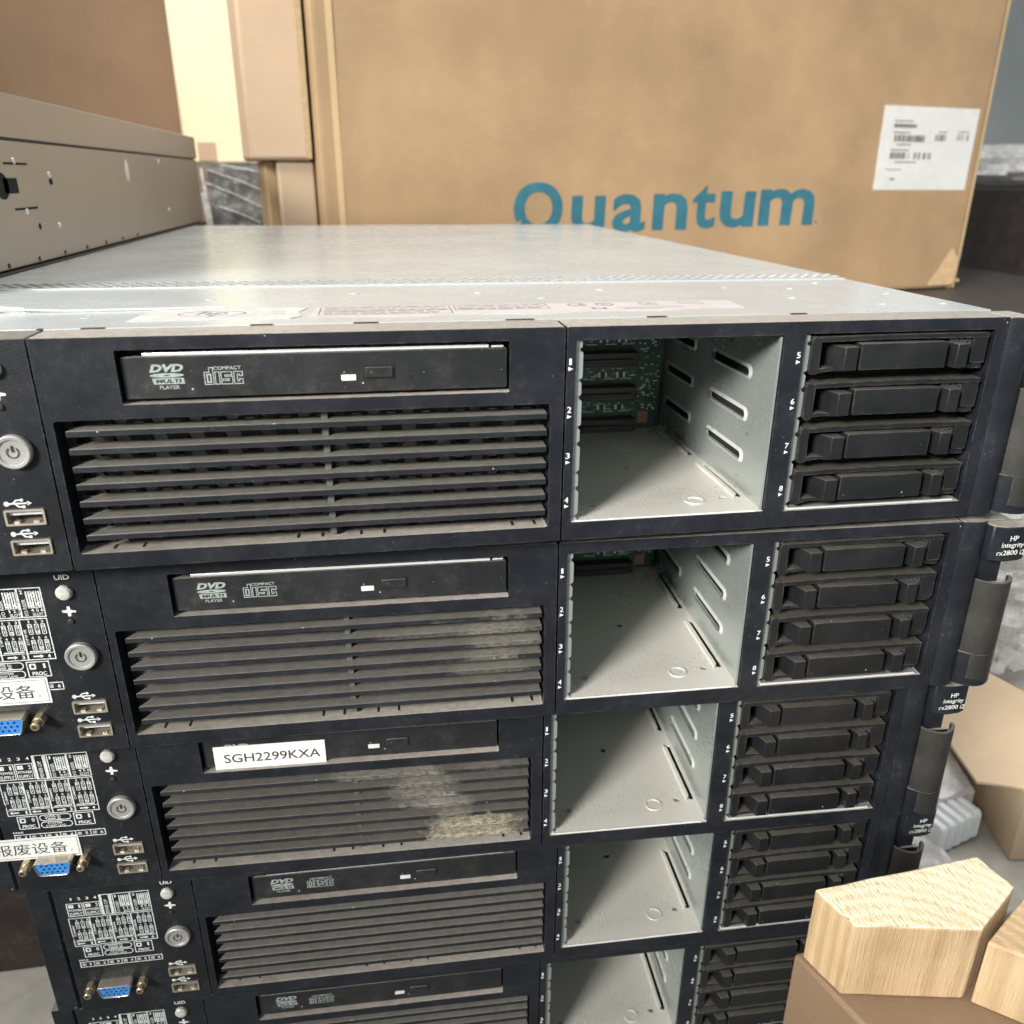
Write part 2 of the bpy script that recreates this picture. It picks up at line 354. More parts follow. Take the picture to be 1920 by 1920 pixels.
# ------------------------------------------------------------------ the server (prototype, all in mm; lid top at z=0, front face y=0)
def make_server():
    S = empty('rack_server')
    # sheet-metal case, open at the front
    m = MB()
    m.box(-262, -261, 18, 713, -87, -1.2); m.box(185, 186, 18, 713, -87, -1.2)
    m.box(-262, 186, 18, 713, -88, -87); m.box(-261, 185, 712, 713, -87, -1.2)
    m.box(-261, 185, 250, 251, -87, -1.2)
    for x in range(-250, 180, 27):                                  # folded lip slots behind the bezel
        m.box(x, x+9, 17, 18.4, -4, -1.3)
    m.build('case', MT['zinc'], S)
    # front lid plate with dimples and screws
    m = MB(); m.extr(rr(-262, 186, 17.5, 133, 1), -1.2, 0, plane='xy')
    m.box(-262, 186, 133.4, 135.2, -1.2, .5)
    lid = m.build('front_lid', MT['lid'], S, bevel=.25)
    for (x, y) in ((-205, 62), (-140, 91), (-78, 104), (-178, 44), (-128, 38), (-20, 100), (40, 104), (72, 52), (104, 104), (120, 64), (135, 96), (150, 40), (160, 118), (172, 72), (178, 38), (6, 78)):
        q = MB(); q.extr(circ(x, y, 2.1, 14), -.2, .15, [circ(x, y, 1.3, 14)], 'xy'); q.mi = 1
        q.flat(circ(x, y, 1.3, 14), .05, plane='xy'); q.build('rivet', [MT['lid'], MT['side']], lid)
    # rear lid with its perforated strip
    m = MB(); y0, y1 = 136, 157; p = 6.4; n = int(448/p); rows = 4; ph = (y1-y0-4)/rows
    m.box(-262, 186, y1, 713, -1.2, 0.4); m.box(-262, 186, y0, y0+4, -1.2, .4)
    for j in range(rows):
        for i in range(n):
            x0 = -262+i*p+(p/2 if j % 2 else 0); x1 = x0+p; ya = y0+4+j*ph; yb = ya+ph
            cx, cy, r = (x0+x1)/2, (ya+yb)/2, 2.2
            H = [(cx+r*1.15*math.cos(t), cy+r*.86*math.sin(t)) for t in [2*math.pi*k/8+math.pi/8 for k in range(8)]]
            O = [(x1, cy+ph*.2), (cx+p*.2, yb), (cx-p*.2, yb), (x0, cy+ph*.2), (x0, cy-ph*.2), (cx-p*.2, ya), (cx+p*.2, ya), (x1, cy-ph*.2)]
            hv = [m.v((*q, .4)) for q in H]; hb = [m.v((*q, .08)) for q in H]; ov = [m.v((*q, .4)) for q in O]
            for k in range(8):
                m.f([hv[k], hv[(k+1) % 8], ov[(k+1) % 8], ov[k]]); m.f([hv[k], hb[k], hb[(k+1) % 8], hv[(k+1) % 8]])
            for tri in ((7, 0, (x1, ya), (x1, yb)),): pass
            m.f([ov[0], ov[1], m.v((x1, yb, .4))]); m.f([ov[2], ov[3], m.v((x0, yb, .4))])
            m.f([ov[4], ov[5], m.v((x0, ya, .4))]); m.f([ov[6], ov[7], m.v((x1, ya, .4))])
    rl = m.build('rear_lid', MT['lid'], S, smooth=0, recalc=False)
    m = MB(); m.box(-260, 184, 138, 158, -4.0, -3.0); m.build('hole_shade_sheet', MT['black'], rl)  # added black sheet standing for the shade below the perforations
    # ---- left front bezel with optical-drive slot and grille opening
    m = MB()
    m.extr(rr(-184, -.35, -85.6, -.2, .8), 0, 17, [rr(-157.3, -21, -23.7, -4.8, .6, 2), rr(-181, -5.5, -79.2, -28.8, 1.2, 3)])
    m.build('front_bezel', MT['bezel'], S, bevel=.45)
    # ---- right bezel with two drive openings
    m = MB()
    m.extr(rr(.35, 181, -85.6, -.2, .8), 0, 17, [rr(3.9, 85.8, -77.9, -5.3, .5, 2), rr(94.5, 175.8, -78.4, -5, .5, 2)])
    m.build('drive_bezel', MT['bezel'], S, bevel=.45)
    # bay numbers
    for bx, st_ in ((1.8, 1), (92.4, 5)):
        m = MB()
        for k in range(4):
            z = -13.1-18.35*k
            m.text(str(st_+k), bx-.8, bx+.8, z-1.2, z+1.2, -.06, bold=.015)
            m.poly([(bx-.8, -.06, z-1.9), (bx-.8, -.06, z-3.5), (bx+1.0, -.06, z-2.7)])
        m.build('bay_numbers', MT['ink'], S)
    # ---- air grille: seven blades, posts, ledge slits
    m = MB()
    for k in range(7):
        zt = -32.4-6.58*k
        A = [(-177.7, 0), (-6.6, 0), (-6.6, 8), (-172.6, 8)]
        top = [m.v((x, y, zt+y*.02)) for x, y in A]
        bot = [m.v((x, y, zt-(2.3 if y == 0 else 1.3))) for x, y in A]
        m.f(top); m.f(bot[::-1])
        for i in range(4): m.f([top[i], bot[i], bot[(i+1) % 4], top[(i+1) % 4]])
        m.box(-178.6, -172, 6.5, 8.0, zt-1.6, zt-.3)          # tie to the frame
    m.box(-181, -177.5, 8.2, 9.2, -79, -29)
    gr = m.build('air_grille', MT['grille'], S, bevel=.22)
    m = MB()
    for z in [-32.4-6.58*k for k in range(8)]: m.box(-90.6, -88.2, 3.8, 6.4, z+.05, z+4.4 if z > -40 else z+4.3)
    m.build('grille_rib', MT['rib'], gr, bevel=.2)
    m = MB()
    for x in (-170, -159.7, -103, -93.8, -79, -70, -19, -10): m.box(x-.55, x+.55, 3.5, 7.6, -79.3, -79.12)
    m.build('ledge_slits', MT['black'], S)
    # honeycomb screen
    m = MB(); px, pz = 13.0, 7.5; cells = []
    hw, hh = 6.5, 3.75
    for i in range(29):
        for j in range(9):
            cx = -182+i*hw; cz = -80+j*pz+(hh if i % 2 else 0)
            if cx > -1 or cz > -24: continue
            O = [(cx+pz/math.sqrt(3)*math.cos(R(60*k)), cz+pz/math.sqrt(3)*math.sin(R(60*k))) for k in range(6)]
            I = [(cx+3.1*math.cos(R(60*k)), cz+3.1*math.sin(R(60*k))) for k in range(6)]
            ov = [m.v((x, 10, z)) for x, z in O]; iv = [m.v((x, 10, z)) for x, z in I]; ib = [m.v((x, 13, z)) for x, z in I]
            for k in range(6):
                m.f([ov[k], ov[(k+1) % 6], iv[(k+1) % 6], iv[k]]); m.f([iv[k], iv[(k+1) % 6], ib[(k+1) % 6], ib[k]])
    m.build('honeycomb_screen', MT['screen'], S, smooth=0, recalc=False)
    # fans hidden behind the screen: grey struts catching light
    m = MB()
    for x in (-120, -88, -52, -28): m.box(x, x+9, 17, 19, -48, -26)
    m.box(-182, -3, 30, 32, -84, -26)
    m.build('fan_guard', MT['side'], S)
    # ---- optical drive
    m = MB(); m.extr(rr(-156.4, -21.8, -22.3, -7.6, .7, 2), 2, 8)
    od = m.build('optical_drive', MT['drive'], S, bevel=.3)
    m = MB(); m.box(-149, -28.5, 2.3, 125, -7.45, -6.3); m.box(-27.5, -23, 2.6, 9, -7.45, -6.8)
    m.build('drive_shell', MT['bright'], od, bevel=.15)
    m = MB(); m.extr(rr(-74.5, -63.1, -17.6, -12.6, .5, 2), 1.75, 2.2, [rr(-73.9, -63.7, -17.0, -13.2, .4, 2)])
    m.build('button_gap', MT['black'], od)
    m = MB(); m.extr(rr(-73.8, -63.8, -16.9, -13.3, .4, 2), 1.3, 2.4); m.build('eject_button', MT['drive'], od, bevel=.25)
    m = MB(); m.extr(rr(-82.2, -76.9, -18, -15.8, .3, 2), 1.7, 2.2); m.build('activity_light', MT['led'], od, bevel=.15)
    m = MB(); m.flat(circ(-57.4, -17.3, .8, 12), 1.93); m.build('pinhole', MT['black'], od)
    m = MB(); d = 1.92
    m.text('DVD', -147.3, -135.9, -13.1, -10.3, d, bold=.05, shear=.25)
    m.flat(circ(-141.7, -14.2, 5.7, 24, .78), d, [circ(-141.7, -14.2, 1.0, 12, .2)])
    m.flat([(-146.8, -15.2), (-136.2, -15.2), (-135.9, -17.3), (-146.3, -17.3)], d)
    m.text('PLAYER', -144.6, -137.8, -19.1, -17.8, d, bold=.02)
    m.mi = 1; m.text('MULTI', -145.6, -137, -16.9, -15.6, d-.02, bold=.04, shear=.1); m.mi = 0
    # the "disc" letters are drawn in outline under a small word
    m.text('COMPACT', -126.0, -116.6, -12.8, -11.5, d, bold=.02)
    def stroke(pts, w_):
        for i in range(len(pts)-1):
            (xa, za), (xb, zb) = pts[i], pts[i+1]; l = math.hypot(xb-xa, zb-za); ux, uz = (xb-xa)/l*w_/2, (zb-za)/l*w_/2
            m.poly([(xa-ux-uz, d-.001*i, za-uz+ux), (xb+ux-uz, d-.001*i, zb+uz+ux), (xb+ux+uz, d-.001*i, zb+uz-ux), (xa-ux+uz, d-.001*i, za-uz-ux)])
    def offs(loop, w_=.32): stroke(loop+[loop[0]], w_)
    offs([(-129.2, -17.8), (-129.2, -13.5), (-127.5, -13.5), (-127.5, -11.9), (-126.2, -11.9), (-126.2, -17.8)])
    offs([(-128.3, -17.0), (-128.3, -14.3), (-127.1, -14.3), (-127.1, -17.0)], .5)
    offs([(-125.6, -17.8), (-125.6, -13.5), (-124.2, -13.5), (-124.2, -17.8)])
    stroke([(-119.9, -13.5), (-123.6, -13.5), (-123.6, -16.0), (-121, -16.0), (-121, -16.6), (-123.6, -16.6), (-123.6, -17.8), (-119.8, -17.8), (-119.8, -15.1), (-122.3, -15.1), (-122.3, -14.6), (-119.9, -14.6), (-119.9, -13.5)], .32)
    stroke([(-116.3, -15.0), (-116.3, -13.5), (-119.2, -13.5), (-119.2, -17.8), (-116.3, -17.8), (-116.3, -16.1), (-117.4, -16.1), (-117.4, -16.8), (-118.1, -16.8), (-118.1, -14.5), (-117.4, -14.5), (-117.4, -15.0), (-116.3, -15.0)], .32)
    m.build('drive_logos', [MT['greyink'], MT['drive']], od, smooth=0)
    # ---- drive bays
    def cage(x0, x1, detail):
        m = MB(); zt, zb = -4.6, -77.7
        m.box(x0-1.1, x0-.1, 2.4, 133, zb-.8, zt+.8)                       # left wall
        m.box(x0-.1, x1+.1, 2.4, 133, zt, zt+.8)                           # ceiling
        if detail:
            slots = [rr(y0, y1, z-1.9, z+1.9, 1.85, 5) for z in (-25.2, -43.6, -62.1) for y0, y1 in ((25.5, 66), (88.5, 127))]
            holes = [circ(y, z, 1.3, 10) for y, z in ((48, -15.1), (77.5, -40.4), (22.8, -51.9))]
            m.extr([(2.4, zb-.8), (133, zb-.8), (133, zt+.8), (2.4, zt+.8)], x1, x1+.9, slots+holes, 'yz')
            fh = [circ(x, y, 1.7, 14) for x, y in ((73.7, 116), (44.9, 62.2), (16.5, 15.8), (75, 17))]
            fh += [rr(81.6, 84.3, y0, y1, 1.2, 3) for y0, y1 in ((17, 62), (76, 122))]
            fl = MB(); fl.extr([(x0, .6), (x1, .6), (x1, 133), (x0, 133)], zb-.8, zb, fh, 'xy')
            fl.extr(circ(61.7, 15.5, 4.4, 24), zb-.1, zb+.35, [circ(61.7, 15.5, 3.5, 24)], 'xy')
            for y0, y1 in ((17, 62), (76, 122)):                            # pressed guide rails beside the slots
                A = [(79.6, y0-1), (81.4, y0+1.5), (81.4, y1-3), (79.6, y1)]
                a_ = [fl.v((x, y, zb)) for x, y in A]; t_ = [fl.v((x+.5, y, zb+1.0)) for x, y in A]
                fl.f(t_)
                for i in range(4): fl.f([a_[i], a_[(i+1) % 4], t_[(i+1) % 4], t_[i]])
            for k in range(5): fl.box(47.5+k*1.5, 48.8+k*1.5, 96-k*2.6, 96.8-k*2.6, zb, zb+.12)
            for k in range(3): fl.box(54.5+k*1.7, 55.7+k*1.7, 92-k*2.2, 92.8-k*2.2, zb, zb+.12)
            rim = MB()
            for z in (-25.2, -43.6, -62.1):                                 # raised rims of the wall slots
                for y0, y1 in ((25.5, 66), (88.5, 127)):
                    ro = rr(y0-1.6, y1+1.6, z-3.2, z+3.2, 3.15, 6); ri = rr(y0, y1, z-1.9, z+1.9, 1.85, 6)
                    o1 = [rim.v((x1-.02, *p)) for p in ro]; i1 = [rim.v((x1-.9, *p)) for p in ri]
                    for k in range(len(ro)): rim.f([o1[k], o1[(k+1) % len(ro)], i1[(k+1) % len(ro)], i1[k]])
        else:
            m.box(x1+.9, x1+1.8, 18, 133, zb-.8, zt+.8); m.box(x0+1, x1-1.5, .6, 133, zb-.8, zb)
        if detail: m.box(x1-1.0, x1-.2, .9, 2.2, zb, zt-1.5)                           # right flange
        z = -6.2                                                            # castellated spring strip on the left jamb
        for k in range(4):
            zz = -9.6-18.4*k
            m.extr(rr(x0+.1, x0+3.0, zz-10.4, zz, 1.0, 3), 1.4, 2.2); m.extr(rr(x0+.1, x0+2.7, zz-16.9, zz-11.5, .8, 3), 1.4, 2.2)
        m.box(x0+.1, x0+2.0, 1.7, 2.3, -77.6, -5.6); m.box(x0+.1, x0+2.6, 1.4, 2.2, -8.2, -5.8)
        bay = m.build('drive_bay', MT['zinc'], S, smooth=30)
        if detail:
            rim.build('slot_rim', MT['rim'], bay, smooth=60)
            bk = MB(); bk.box(x1+2.2, x1+2.8, 6, 132, zb, zt); bk.build('slot_shade_plate', MT['black'], bay)  # added black plate so the wall slots look shaded inside
        lp = MB(); lp.extr(rr(.25, 1.3, zb-.5, zb+.3, .3, 3), x0+2.2, x1-3.0, plane='yz'); lp.build('bay_lip', MT['bright'], bay)
        if detail: fl.build('bay_floor', MT['zincfloor_lit'], bay, smooth=30)
        return bay
    b1 = cage(3.9, 85.6, True); b2 = cage(94.5, 175.6, False)
    # circuit board at the back of the empty bay
    m = MB(); m.box(4.4, 82.5, 128.5, 130, -77.2, -5)
    pc = m.build('circuit_board', MT['pcb'], b1)
    m = MB()
    for z in (-13, -31+18.2-8.2, 0): pass
    for zc in (-19.8, -38.2, -56.6, -74.2):
        m.box(28, 67.5, 121, 128.5, zc-3.6, zc+3.6); m.box(32, 64, 119.6, 121, zc-1.4, zc+.4)
    m.build('drive_connector', MT['conn'], pc, bevel=.4)
    m = MB()
    for zc in (-10.4, -29.0, -47.6, -65.6):
        for x in (47.5, 57.5):
            m.mi = 0; m.box(x, x+4.6, 127.4, 128.5, zc-1.3, zc+1.3); m.mi = 1; m.box(x+1.1, x+3.5, 127.1, 128.5, zc-1.4, zc+1.4)
        m.mi = 0
        for x in (40, 51, 60): m.box(x, x+6, 128.2, 128.5, zc-2.6, zc-2.3)
    rnd = random.Random(3)
    for k in range(70):
        x = rnd.uniform(69, 81); z = rnd.uniform(-68, -26); w_ = rnd.uniform(.4, 1.8)
        m.box(x, x+w_, 128.1, 128.5, z, z+rnd.uniform(.25, .7))
    for zc in (-29, -47.6, -65.6):
        for k in range(26):
            x = rnd.uniform(36, 68); z = zc+rnd.uniform(-2.4, 3.2); m.box(x, x+rnd.uniform(.5, 3), 128.3, 128.5, z, z+.25)
    m.build('board_components', [MT['solder'], MT['conn']], pc)
    m = MB(); m.box(70.6, 76.4, 127.8, 128.5, -75, -68.6); m.build('copper_pad', MT['copper'], pc)
    # ---- four drive carriers in the right bay
    def carrier(k):
        z = -5.7-18.2*k
        m = MB()
        m.box(97.2, 173.6, 10, 12, z-15.2, z)                                   # back plate
        n = 14
        up = [(97.6+75.4*i/n, z-.2-.9*(1-math.sin(math.pi*(.12+.62*i/n)))) for i in range(n+1)]
        m.extr(up+[(x, zz-1.9) for x, zz in reversed(up)], -.4, 10)         # arched top rail
        m.extr(rr(97.4, 101.2, z-15.3, z-.6, 1.4, 4), -.5, 10)              # left jamb
        lo = [(100+11.5*i/6, z-14.9+.9*math.sin(math.pi*i/7)) for i in range(7)]
        m.extr(lo+[(x, zz+1.8-.9*i/6) for i, (x, zz) in reversed(list(enumerate(lo)))], -.3, 10)
        m.extr(rr(166.8, 173.2, z-12.6, z-2.2, .5, 2), .2, 10)              # right pad
        m.box(162.6, 173.2, 1.5, 10, z-15, z-13.2)
        m.box(101, 116, 8, 10, z-14, z-2)
        cr = m.build('drive_carrier', MT['carrier'], S, bevel=.35)
        m = MB(); m.extr([(110.2, -3.2), (115.6, -3.2), (115.6, 10), (104.6, 10)], z-13.6, z-4.2, plane='xy')
        m.build('release_latch', MT['carrier'], cr, bevel=.35)
        m = MB(); m.extr(rr(116.9, 153.7, z-13.4, z-3.1, .5, 2), -2.9, 10); m.build('carrier_handle', MT['carrier'], cr, bevel=.5)
        m = MB(); m.extr([(158.2, -3.2), (163.0, -3.2), (163.0, 10), (154.6, 10)], z-13.7, z-4.1, plane='xy')
        m.build('hinge_post', MT['carrier'], cr, bevel=.35)
        m = MB(); hs = [circ(x, zz, .62, 8) for x, zz in ((161.3, z-3.4), (163.6, z-3.0), (165.2, z-4.3), (164.2, z-5.6), (165.3, z-7.2), (164.3, z-8.8))]
        m.extr(rr(157, 166.6, z-13, z-2.0, .2, 1), 1.2, 2.0, hs); m.build('vent_plate', MT['vent'], cr)
        return cr
    for k in range(4): carrier(k)
    # ---- right rack ear with name plate and latch lever
    m = MB()
    m.extr([(181.5, 1.0), (184, -.6), (190, -.8), (193.2, .8), (193.2, 17), (181.5, 17)], -85.6, -.4, plane='xy')
    m.box(193.2, 207.3, 4, 17, -84, -2)
    m.build('rack_ear', MT['bezel'], S, bevel=.5)
    m = MB(); prof = [(194.4, 1), (195.2, -1.6), (199, -3.2), (204, -3.8), (209, -3.2), (212.6, -1.6), (213.2, 1), (213.2, 5), (194.4, 5)]
    m.extr(prof, -19.3, -2.4, plane='xy')
    npt = m.build('name_plate', MT['bezel'], S, bevel=.6)
    m = MB(); dpl = -4.0
    m.text('HP', 202.2, 206.2, -9.0, -6.6, dpl, bold=.012); m.text('Integrity', 198.9, 209.4, -12.9, -9.8, dpl, bold=.008); m.text('rx2800 i2', 197.2, 210.6, -15.9, -13.5, dpl, bold=.008)
    m.build('plate_lettering', MT['ink'], npt, smooth=0)
    m = MB(); N_ = 16
    arc = [(193.7+18.4*i/N_, .8-5.6*math.sin(math.pi*i/N_)**.8) for i in range(N_+1)]
    inn = [(194.9+16.0*i/N_, 2.2-5.5*math.sin(math.pi*i/N_)**.8) for i in range(N_+1)]
    m.extr(arc+[(212.6, 3.5), (210.9, 3.5)]+inn[::-1]+[(194.2, 3)], -67.2, -29.8, plane='xy')
    m.extr([p for i, p in enumerate(arc) if 3 <= i <= 11], -80.6, -67.3, plane='xy')
    lv = m.build('latch_lever', MT['lever'], S, bevel=.3, smooth=50)
    m = MB(); m.extr([(192.9, 3.5)]+[(193.2+19.6*i/N_, 1.2-5.6*math.sin(math.pi*i/N_)**.8) for i in range(N_+1)]+[(212.9, 3.5)], -84.6, -67.4, plane='xy')
    m.box(196, 210, 2.5, 5, -67, -33)
    m.build('lever_base', MT['bezel'], lv, bevel=.5)
    m = MB(); m.box(199.6, 206.4, -4.95, -3.6, -81.4, -80.5); m.build('lever_slit', MT['black'], lv)
    # ---- left control panel
    m = MB()
    m.extr(rr(-249.5, -184.7, -85.6, -.2, .8), .3, 17,
           [rr(-203.6, -189.7, -66.7, -60.3, .3, 1), rr(-203.6, -189.7, -78.4, -72.0, .3, 1), rr(-237.6, -221, -71.2, -62.8, .8, 2)])
    m.extr([(-262, 1.5), (-252, 1.5), (-249.6, 4), (-249.6, 17), (-262, 17)], -85, -1, plane='xy')
    cp = m.build('control_panel', MT['panel'], S, bevel=.4)
    m = MB(); m.lathe_y(-196.5, -10, [(3.1, .3), (3.1, -1.0), (2.5, -1.7), (1.2, -2.0), (.1, -2.05)], 20); m.build('locator_button', MT['uid'], cp)
    m = MB(); m.lathe_y(-196.5, -23, [(1.25, .3), (1.2, -.3), (.6, -.6), (.05, -.65)], 14); m.build('status_light', MT['screen'], cp)
    m = MB(); m.lathe_y(-195.3, -38.8, [(6.1, .3), (6.1, -1.6), (5.6, -2.1), (4.7, -2.0), (4.3, -1.5), (.1, -1.2)], 32)
    pb = m.build('power_button', MT['button'], cp)
    m = MB()
    ring = lambda a0, a1, r0, r1: m.flat([( -195.3+r0*math.cos(R(t)), -38.8+r0*math.sin(R(t))) for t in range(a0, a1+1, 12)]+[(-195.3+r1*math.cos(R(t)), -38.8+r1*math.sin(R(t))) for t in range(a1, a0-1, -12)], -1.62)
    ring(125, 413, 2.1, 1.75); m.box(-195.55, -195.05, -1.75, -1.5, -38.6, -36.3)
    m.build('power_symbol', MT['lever'], pb)
    for zt in (-60.3, -72.0):
        m = MB(); x0, x1, zb = -203.4, -189.9, zt-6.2
        m.extr(rr(x0, x1, zb, zt-.15, .3, 1), -.4, 13, [rr(x0+.7, x1-.7, zb+.7, zt-.85, .2, 1)])
        us = m.build('usb_port', MT['usb'], cp)
        m = MB(); m.box(x0+1.2, x1-1.2, 1.2, 13, zt-2.6, zt-1.2); m.mi = 1; m.box(x0+.7, x1-.7, 11, 12, zb+.7, zt-.85); m.mi = 2
        m.box(x0+2.6, x0+4.4, .2, 2, zb+.8, zb+1.6); m.box(x1-4.4, x1-2.6, .2, 2, zb+.8, zb+1.6)
        m.build('contact_tongue', [MT['led'], MT['black'], MT['usb']], us)
    # VGA socket with its two screws
    m = MB()
    D = [(-237.0, -63.4), (-221.6, -63.4), (-221.0, -64.4), (-222.6, -70.2), (-223.4, -70.8), (-235.2, -70.8), (-236.0, -70.2), (-237.6, -64.4)]
    m.extr(D, -5.6, 4, [[(x*.94-229.3*.06, z*.92-67.1*.08) for x, z in D]])
    vg = m.build('vga_port', MT['usb'], cp, bevel=.25)
    Di = [(x*.94-229.3*.06, z*.92-67.1*.08) for x, z in D]
    m = MB(); m.extr([(x*.985-229.3*.015, z*.985-67.1*.015) for x, z in Di], -5.0, 4); m.mi = 1
    for j, zz in enumerate((-65.2, -67.1, -69.0)):
        for i in range(5): m.flat(circ(-234.1+i*2.3+(1.1 if j == 1 else 0)-(0.2*j), zz, .52, 8), -5.06)
    m.build('pin_block', [MT['vga'], MT['conn']], vg)
    for x in (-242.1, -216.7):
        m = MB(); m.extr([(x+2.6*math.cos(R(60*k)), -67.1+2.6*math.sin(R(60*k))) for k in range(6)], -3.2, .4)
        m.lathe_y(x, -67.1, [(1.9, -3.1), (1.9, -6.4), (1.5, -6.9), (1.0, -6.9), (1.0, -4.5)], 16)
        m.build('socket_screw', MT['gold'], vg)
    # printed status diagram
    m = MB(); d = .24; T = .42
    F = lambda x0, x1, z0, z1, r=0, t=T: m.frame(x0, x1, z0, z1, t, d, r)
    m.text('UID', -199.3, -193.7, -4.6, -2.5, d, bold=.02)
    m.flat([(-197.0, -16.4), (-196.0, -16.4), (-195.8, -18.0), (-193.9, -18.4), (-194.0, -19.2), (-195.8, -19.2), (-196.1, -20.8), (-197.1, -20.8), (-197.2, -19.3), (-199.1, -18.9), (-199.1, -18.0), (-197.3, -18.0)], d)
    for zc in (-58.2, -69.9):                                              # trident marks above the ports
        m.rect(-201.8, -194.6, zc-.28, zc+.28, d); m.flat(circ(-202.0, zc, .95, 10), d-.01)
        m.poly([(-195.0, d, zc-.9), (-195.0, d, zc+.9), (-193.6, d, zc)])
        m.poly([(-200.3, d-.01, zc), (-198.8, d-.01, zc+1.5), (-196.9, d-.01, zc+1.5), (-196.9, d-.01, zc+1.0), (-198.5, d-.01, zc+1.0), (-199.5, d-.01, zc)])
        m.poly([(-199.6, d-.02, zc), (-198.2, d-.02, zc-1.5), (-196.6, d-.02, zc-1.5), (-196.6, d-.02, zc-1.0), (-197.9, d-.02, zc-1.0), (-198.8, d-.02, zc)])
        m.flat(circ(-196.8, zc+1.25, .6, 8), d-.03); m.rect(-196.9, -195.9, zc-1.75, zc-.8, d-.03)
    F(-222.6, -205.2, -20.3, -7.2); m.rect(-214.6, -213.9, -19.9, -7.6, d); m.rect(-228.6, -222.7, -20.3, -19.9, d); m.rect(-228.6, -222.7, -7.6, -7.2, d)
    m.rect(-228.8, -227.6, -20.0, -7.5, d-.01); m.rect(-224.4, -223.0, -20.0, -7.5, d-.01)
    m.text('POWER CAP', -226.9, -225.2, -19.4, -10.6, d, rot=1, bold=.015)
    for x0, num, sl in ((-221.9, '1', '123'), (-213.4, '2', '456')):
        m.text(num, x0+.2, x0+1.3, -9.9, -8.2, d, bold=.03)
        for k in range(6): m.rect(x0+2.2+k*.95, x0+2.75+k*.95, -15.8, -8.8, d)
        m.rect(x0+2.2, x0+7.4, -16.2, -15.9, d-.01)
        for cx, cz in ((x0+4.8, -10.4), (x0+3.4, -14.6), (x0+6.6, -14.6)): m.flat(circ(cx, cz, 1.0, 12), d-.02, [circ(cx, cz, .6, 12)])
        for k, ch in enumerate(sl): m.text(ch, x0+3+k*1.8, x0+4.1+k*1.8, -17.8, -16.5, d, bold=.02)
        m.text('SLOT', x0+3.3, x0+7.3, -19.6, -18.3, d, bold=.02)
        m.text('I/O RISER', x0+.3, x0+1.7, -19.5, -12.2, d, rot=1, bold=.01)
    for k, ch in enumerate('1234'): m.text(ch, -242.3+k*3.7, -240.9+k*3.7, -9.4, -7.7, d, bold=.03)
    for x0, num in ((-244.6, '1'), (-236.6, '2')):
        F(x0, x0+7.6, -19.8, -11.2); m.text(num, x0+5.6, x0+6.7, -14.3, -12.2, d, bold=.03)
        m.flat(rr(x0+.9, x0+3.4, -14.3, -12.2, .3, 2), d); m.text('POWER', x0+.8, x0+6.9, -16.6, -15.1, d, bold=.025); m.text('SUPPLY', x0+.8, x0+6.9, -19.0, -17.3, d, bold=.025)
    F(-245.2, -205.3, -39.7, -20.8); m.rect(-244.8, -205.7, -36.7, -36.4, d)
    for x in (-235.6, -225.9, -216.1): m.rect(x, x+.6, -39.3, -21.2, d-.01)
    for q, x0 in enumerate((-244.4, -234.8, -225.1, -215.3)):
        for j, (zt, s3) in enumerate(((-21.6, '123'), (-28.8, '456'))):
            for k, ch in enumerate(s3):
                cx = x0+2.9+k*2.5
                m.text(ch, cx-.45, cx+.45, zt-1.2, zt-.1, d, bold=.02)
                F(cx-.85, cx+.85, zt-6.4, zt-1.6, .4, .3)
                up = (k+j) % 2 == 0; zc = zt-2.8 if (k != 1) else zt-5.2
                m.flat(circ(cx, zc, .62, 10), d-.01, [circ(cx, zc, .3, 10)]); zr = zt-5.6 if k != 1 else zt-4.0
                m.rect(cx-.14, cx+.14, zr, zr+1.8, d-.01)
        m.text('DIMMS', x0+.2, x0+1.2, -32.6, -25.6, d, rot=1, bold=.01)
        m.rect(x0+.6, x0+8.4, -36.1, -35.5, d-.01)
        sgn = 1 if q > 1 else -1; ax = x0+2.9
        m.poly([(ax-1.4, d, -38.35), (ax+1.4, d, -38.35), (ax+1.4, d, -37.65), (ax-1.4, d, -37.65)]); m.poly([(ax+sgn*1.3, d-.01, -38.9), (ax+sgn*1.3, d-.01, -37.1), (ax+sgn*2.6, d-.01, -38)])
        m.text(str(q+1), x0+7.0, x0+8.1, -39.0, -37.2, d, bold=.03)
    for x0, num in ((-241.8, '0'), (-217.4, '1')):
        F(x0, x0+8.9, -47.6, -40.3); m.frame(x0+1, x0+3.6, -44.0, -41.3, .7, d, .5); m.text(num, x0+6.2, x0+7.5, -43.6, -41.4, d, bold=.03); m.text('PROC', x0+1.6, x0+7.2, -46.8, -45.1, d, bold=.03)
    F(-232.2, -218.3, -43.7, -40.2, 1.7); F(-232.2, -218.3, -47.7, -44.1, 1.7)
    m.text('OVER', -229.8, -225, -41.8, -40.8, d, bold=.02); m.text('TEMP', -229.8, -225, -43.2, -42.1, d, bold=.02); m.text('INT', -224.4, -222.9, -43.2, -40.8, d, rot=1, bold=.02)
    m.text('SYSTEM', -229.2, -223, -45.7, -44.8, d, bold=.02); m.text('EVENT LOG', -230, -221.6, -47.1, -46.1, d, bold=.02)
    m.text('FANS', -245, -240.6, -49.9, -48.8, d, bold=.02)
    F(-245, -205, -54.3, -50.5)
    for k in range(6):
        x0 = -245+6.65*k
        if k: m.rect(x0, x0+.35, -54, -50.9, d-.01)
        m.text(str(k+1), x0+4.4, x0+5.6, -53.2, -51.6, d, bold=.03)
        for j in range(3): m.rect(x0+1, x0+2.8, -53.2+j*.6, -52.85+j*.6, d)
    m.build('panel_print', MT['ink'], cp, smooth=0)
    m = MB()
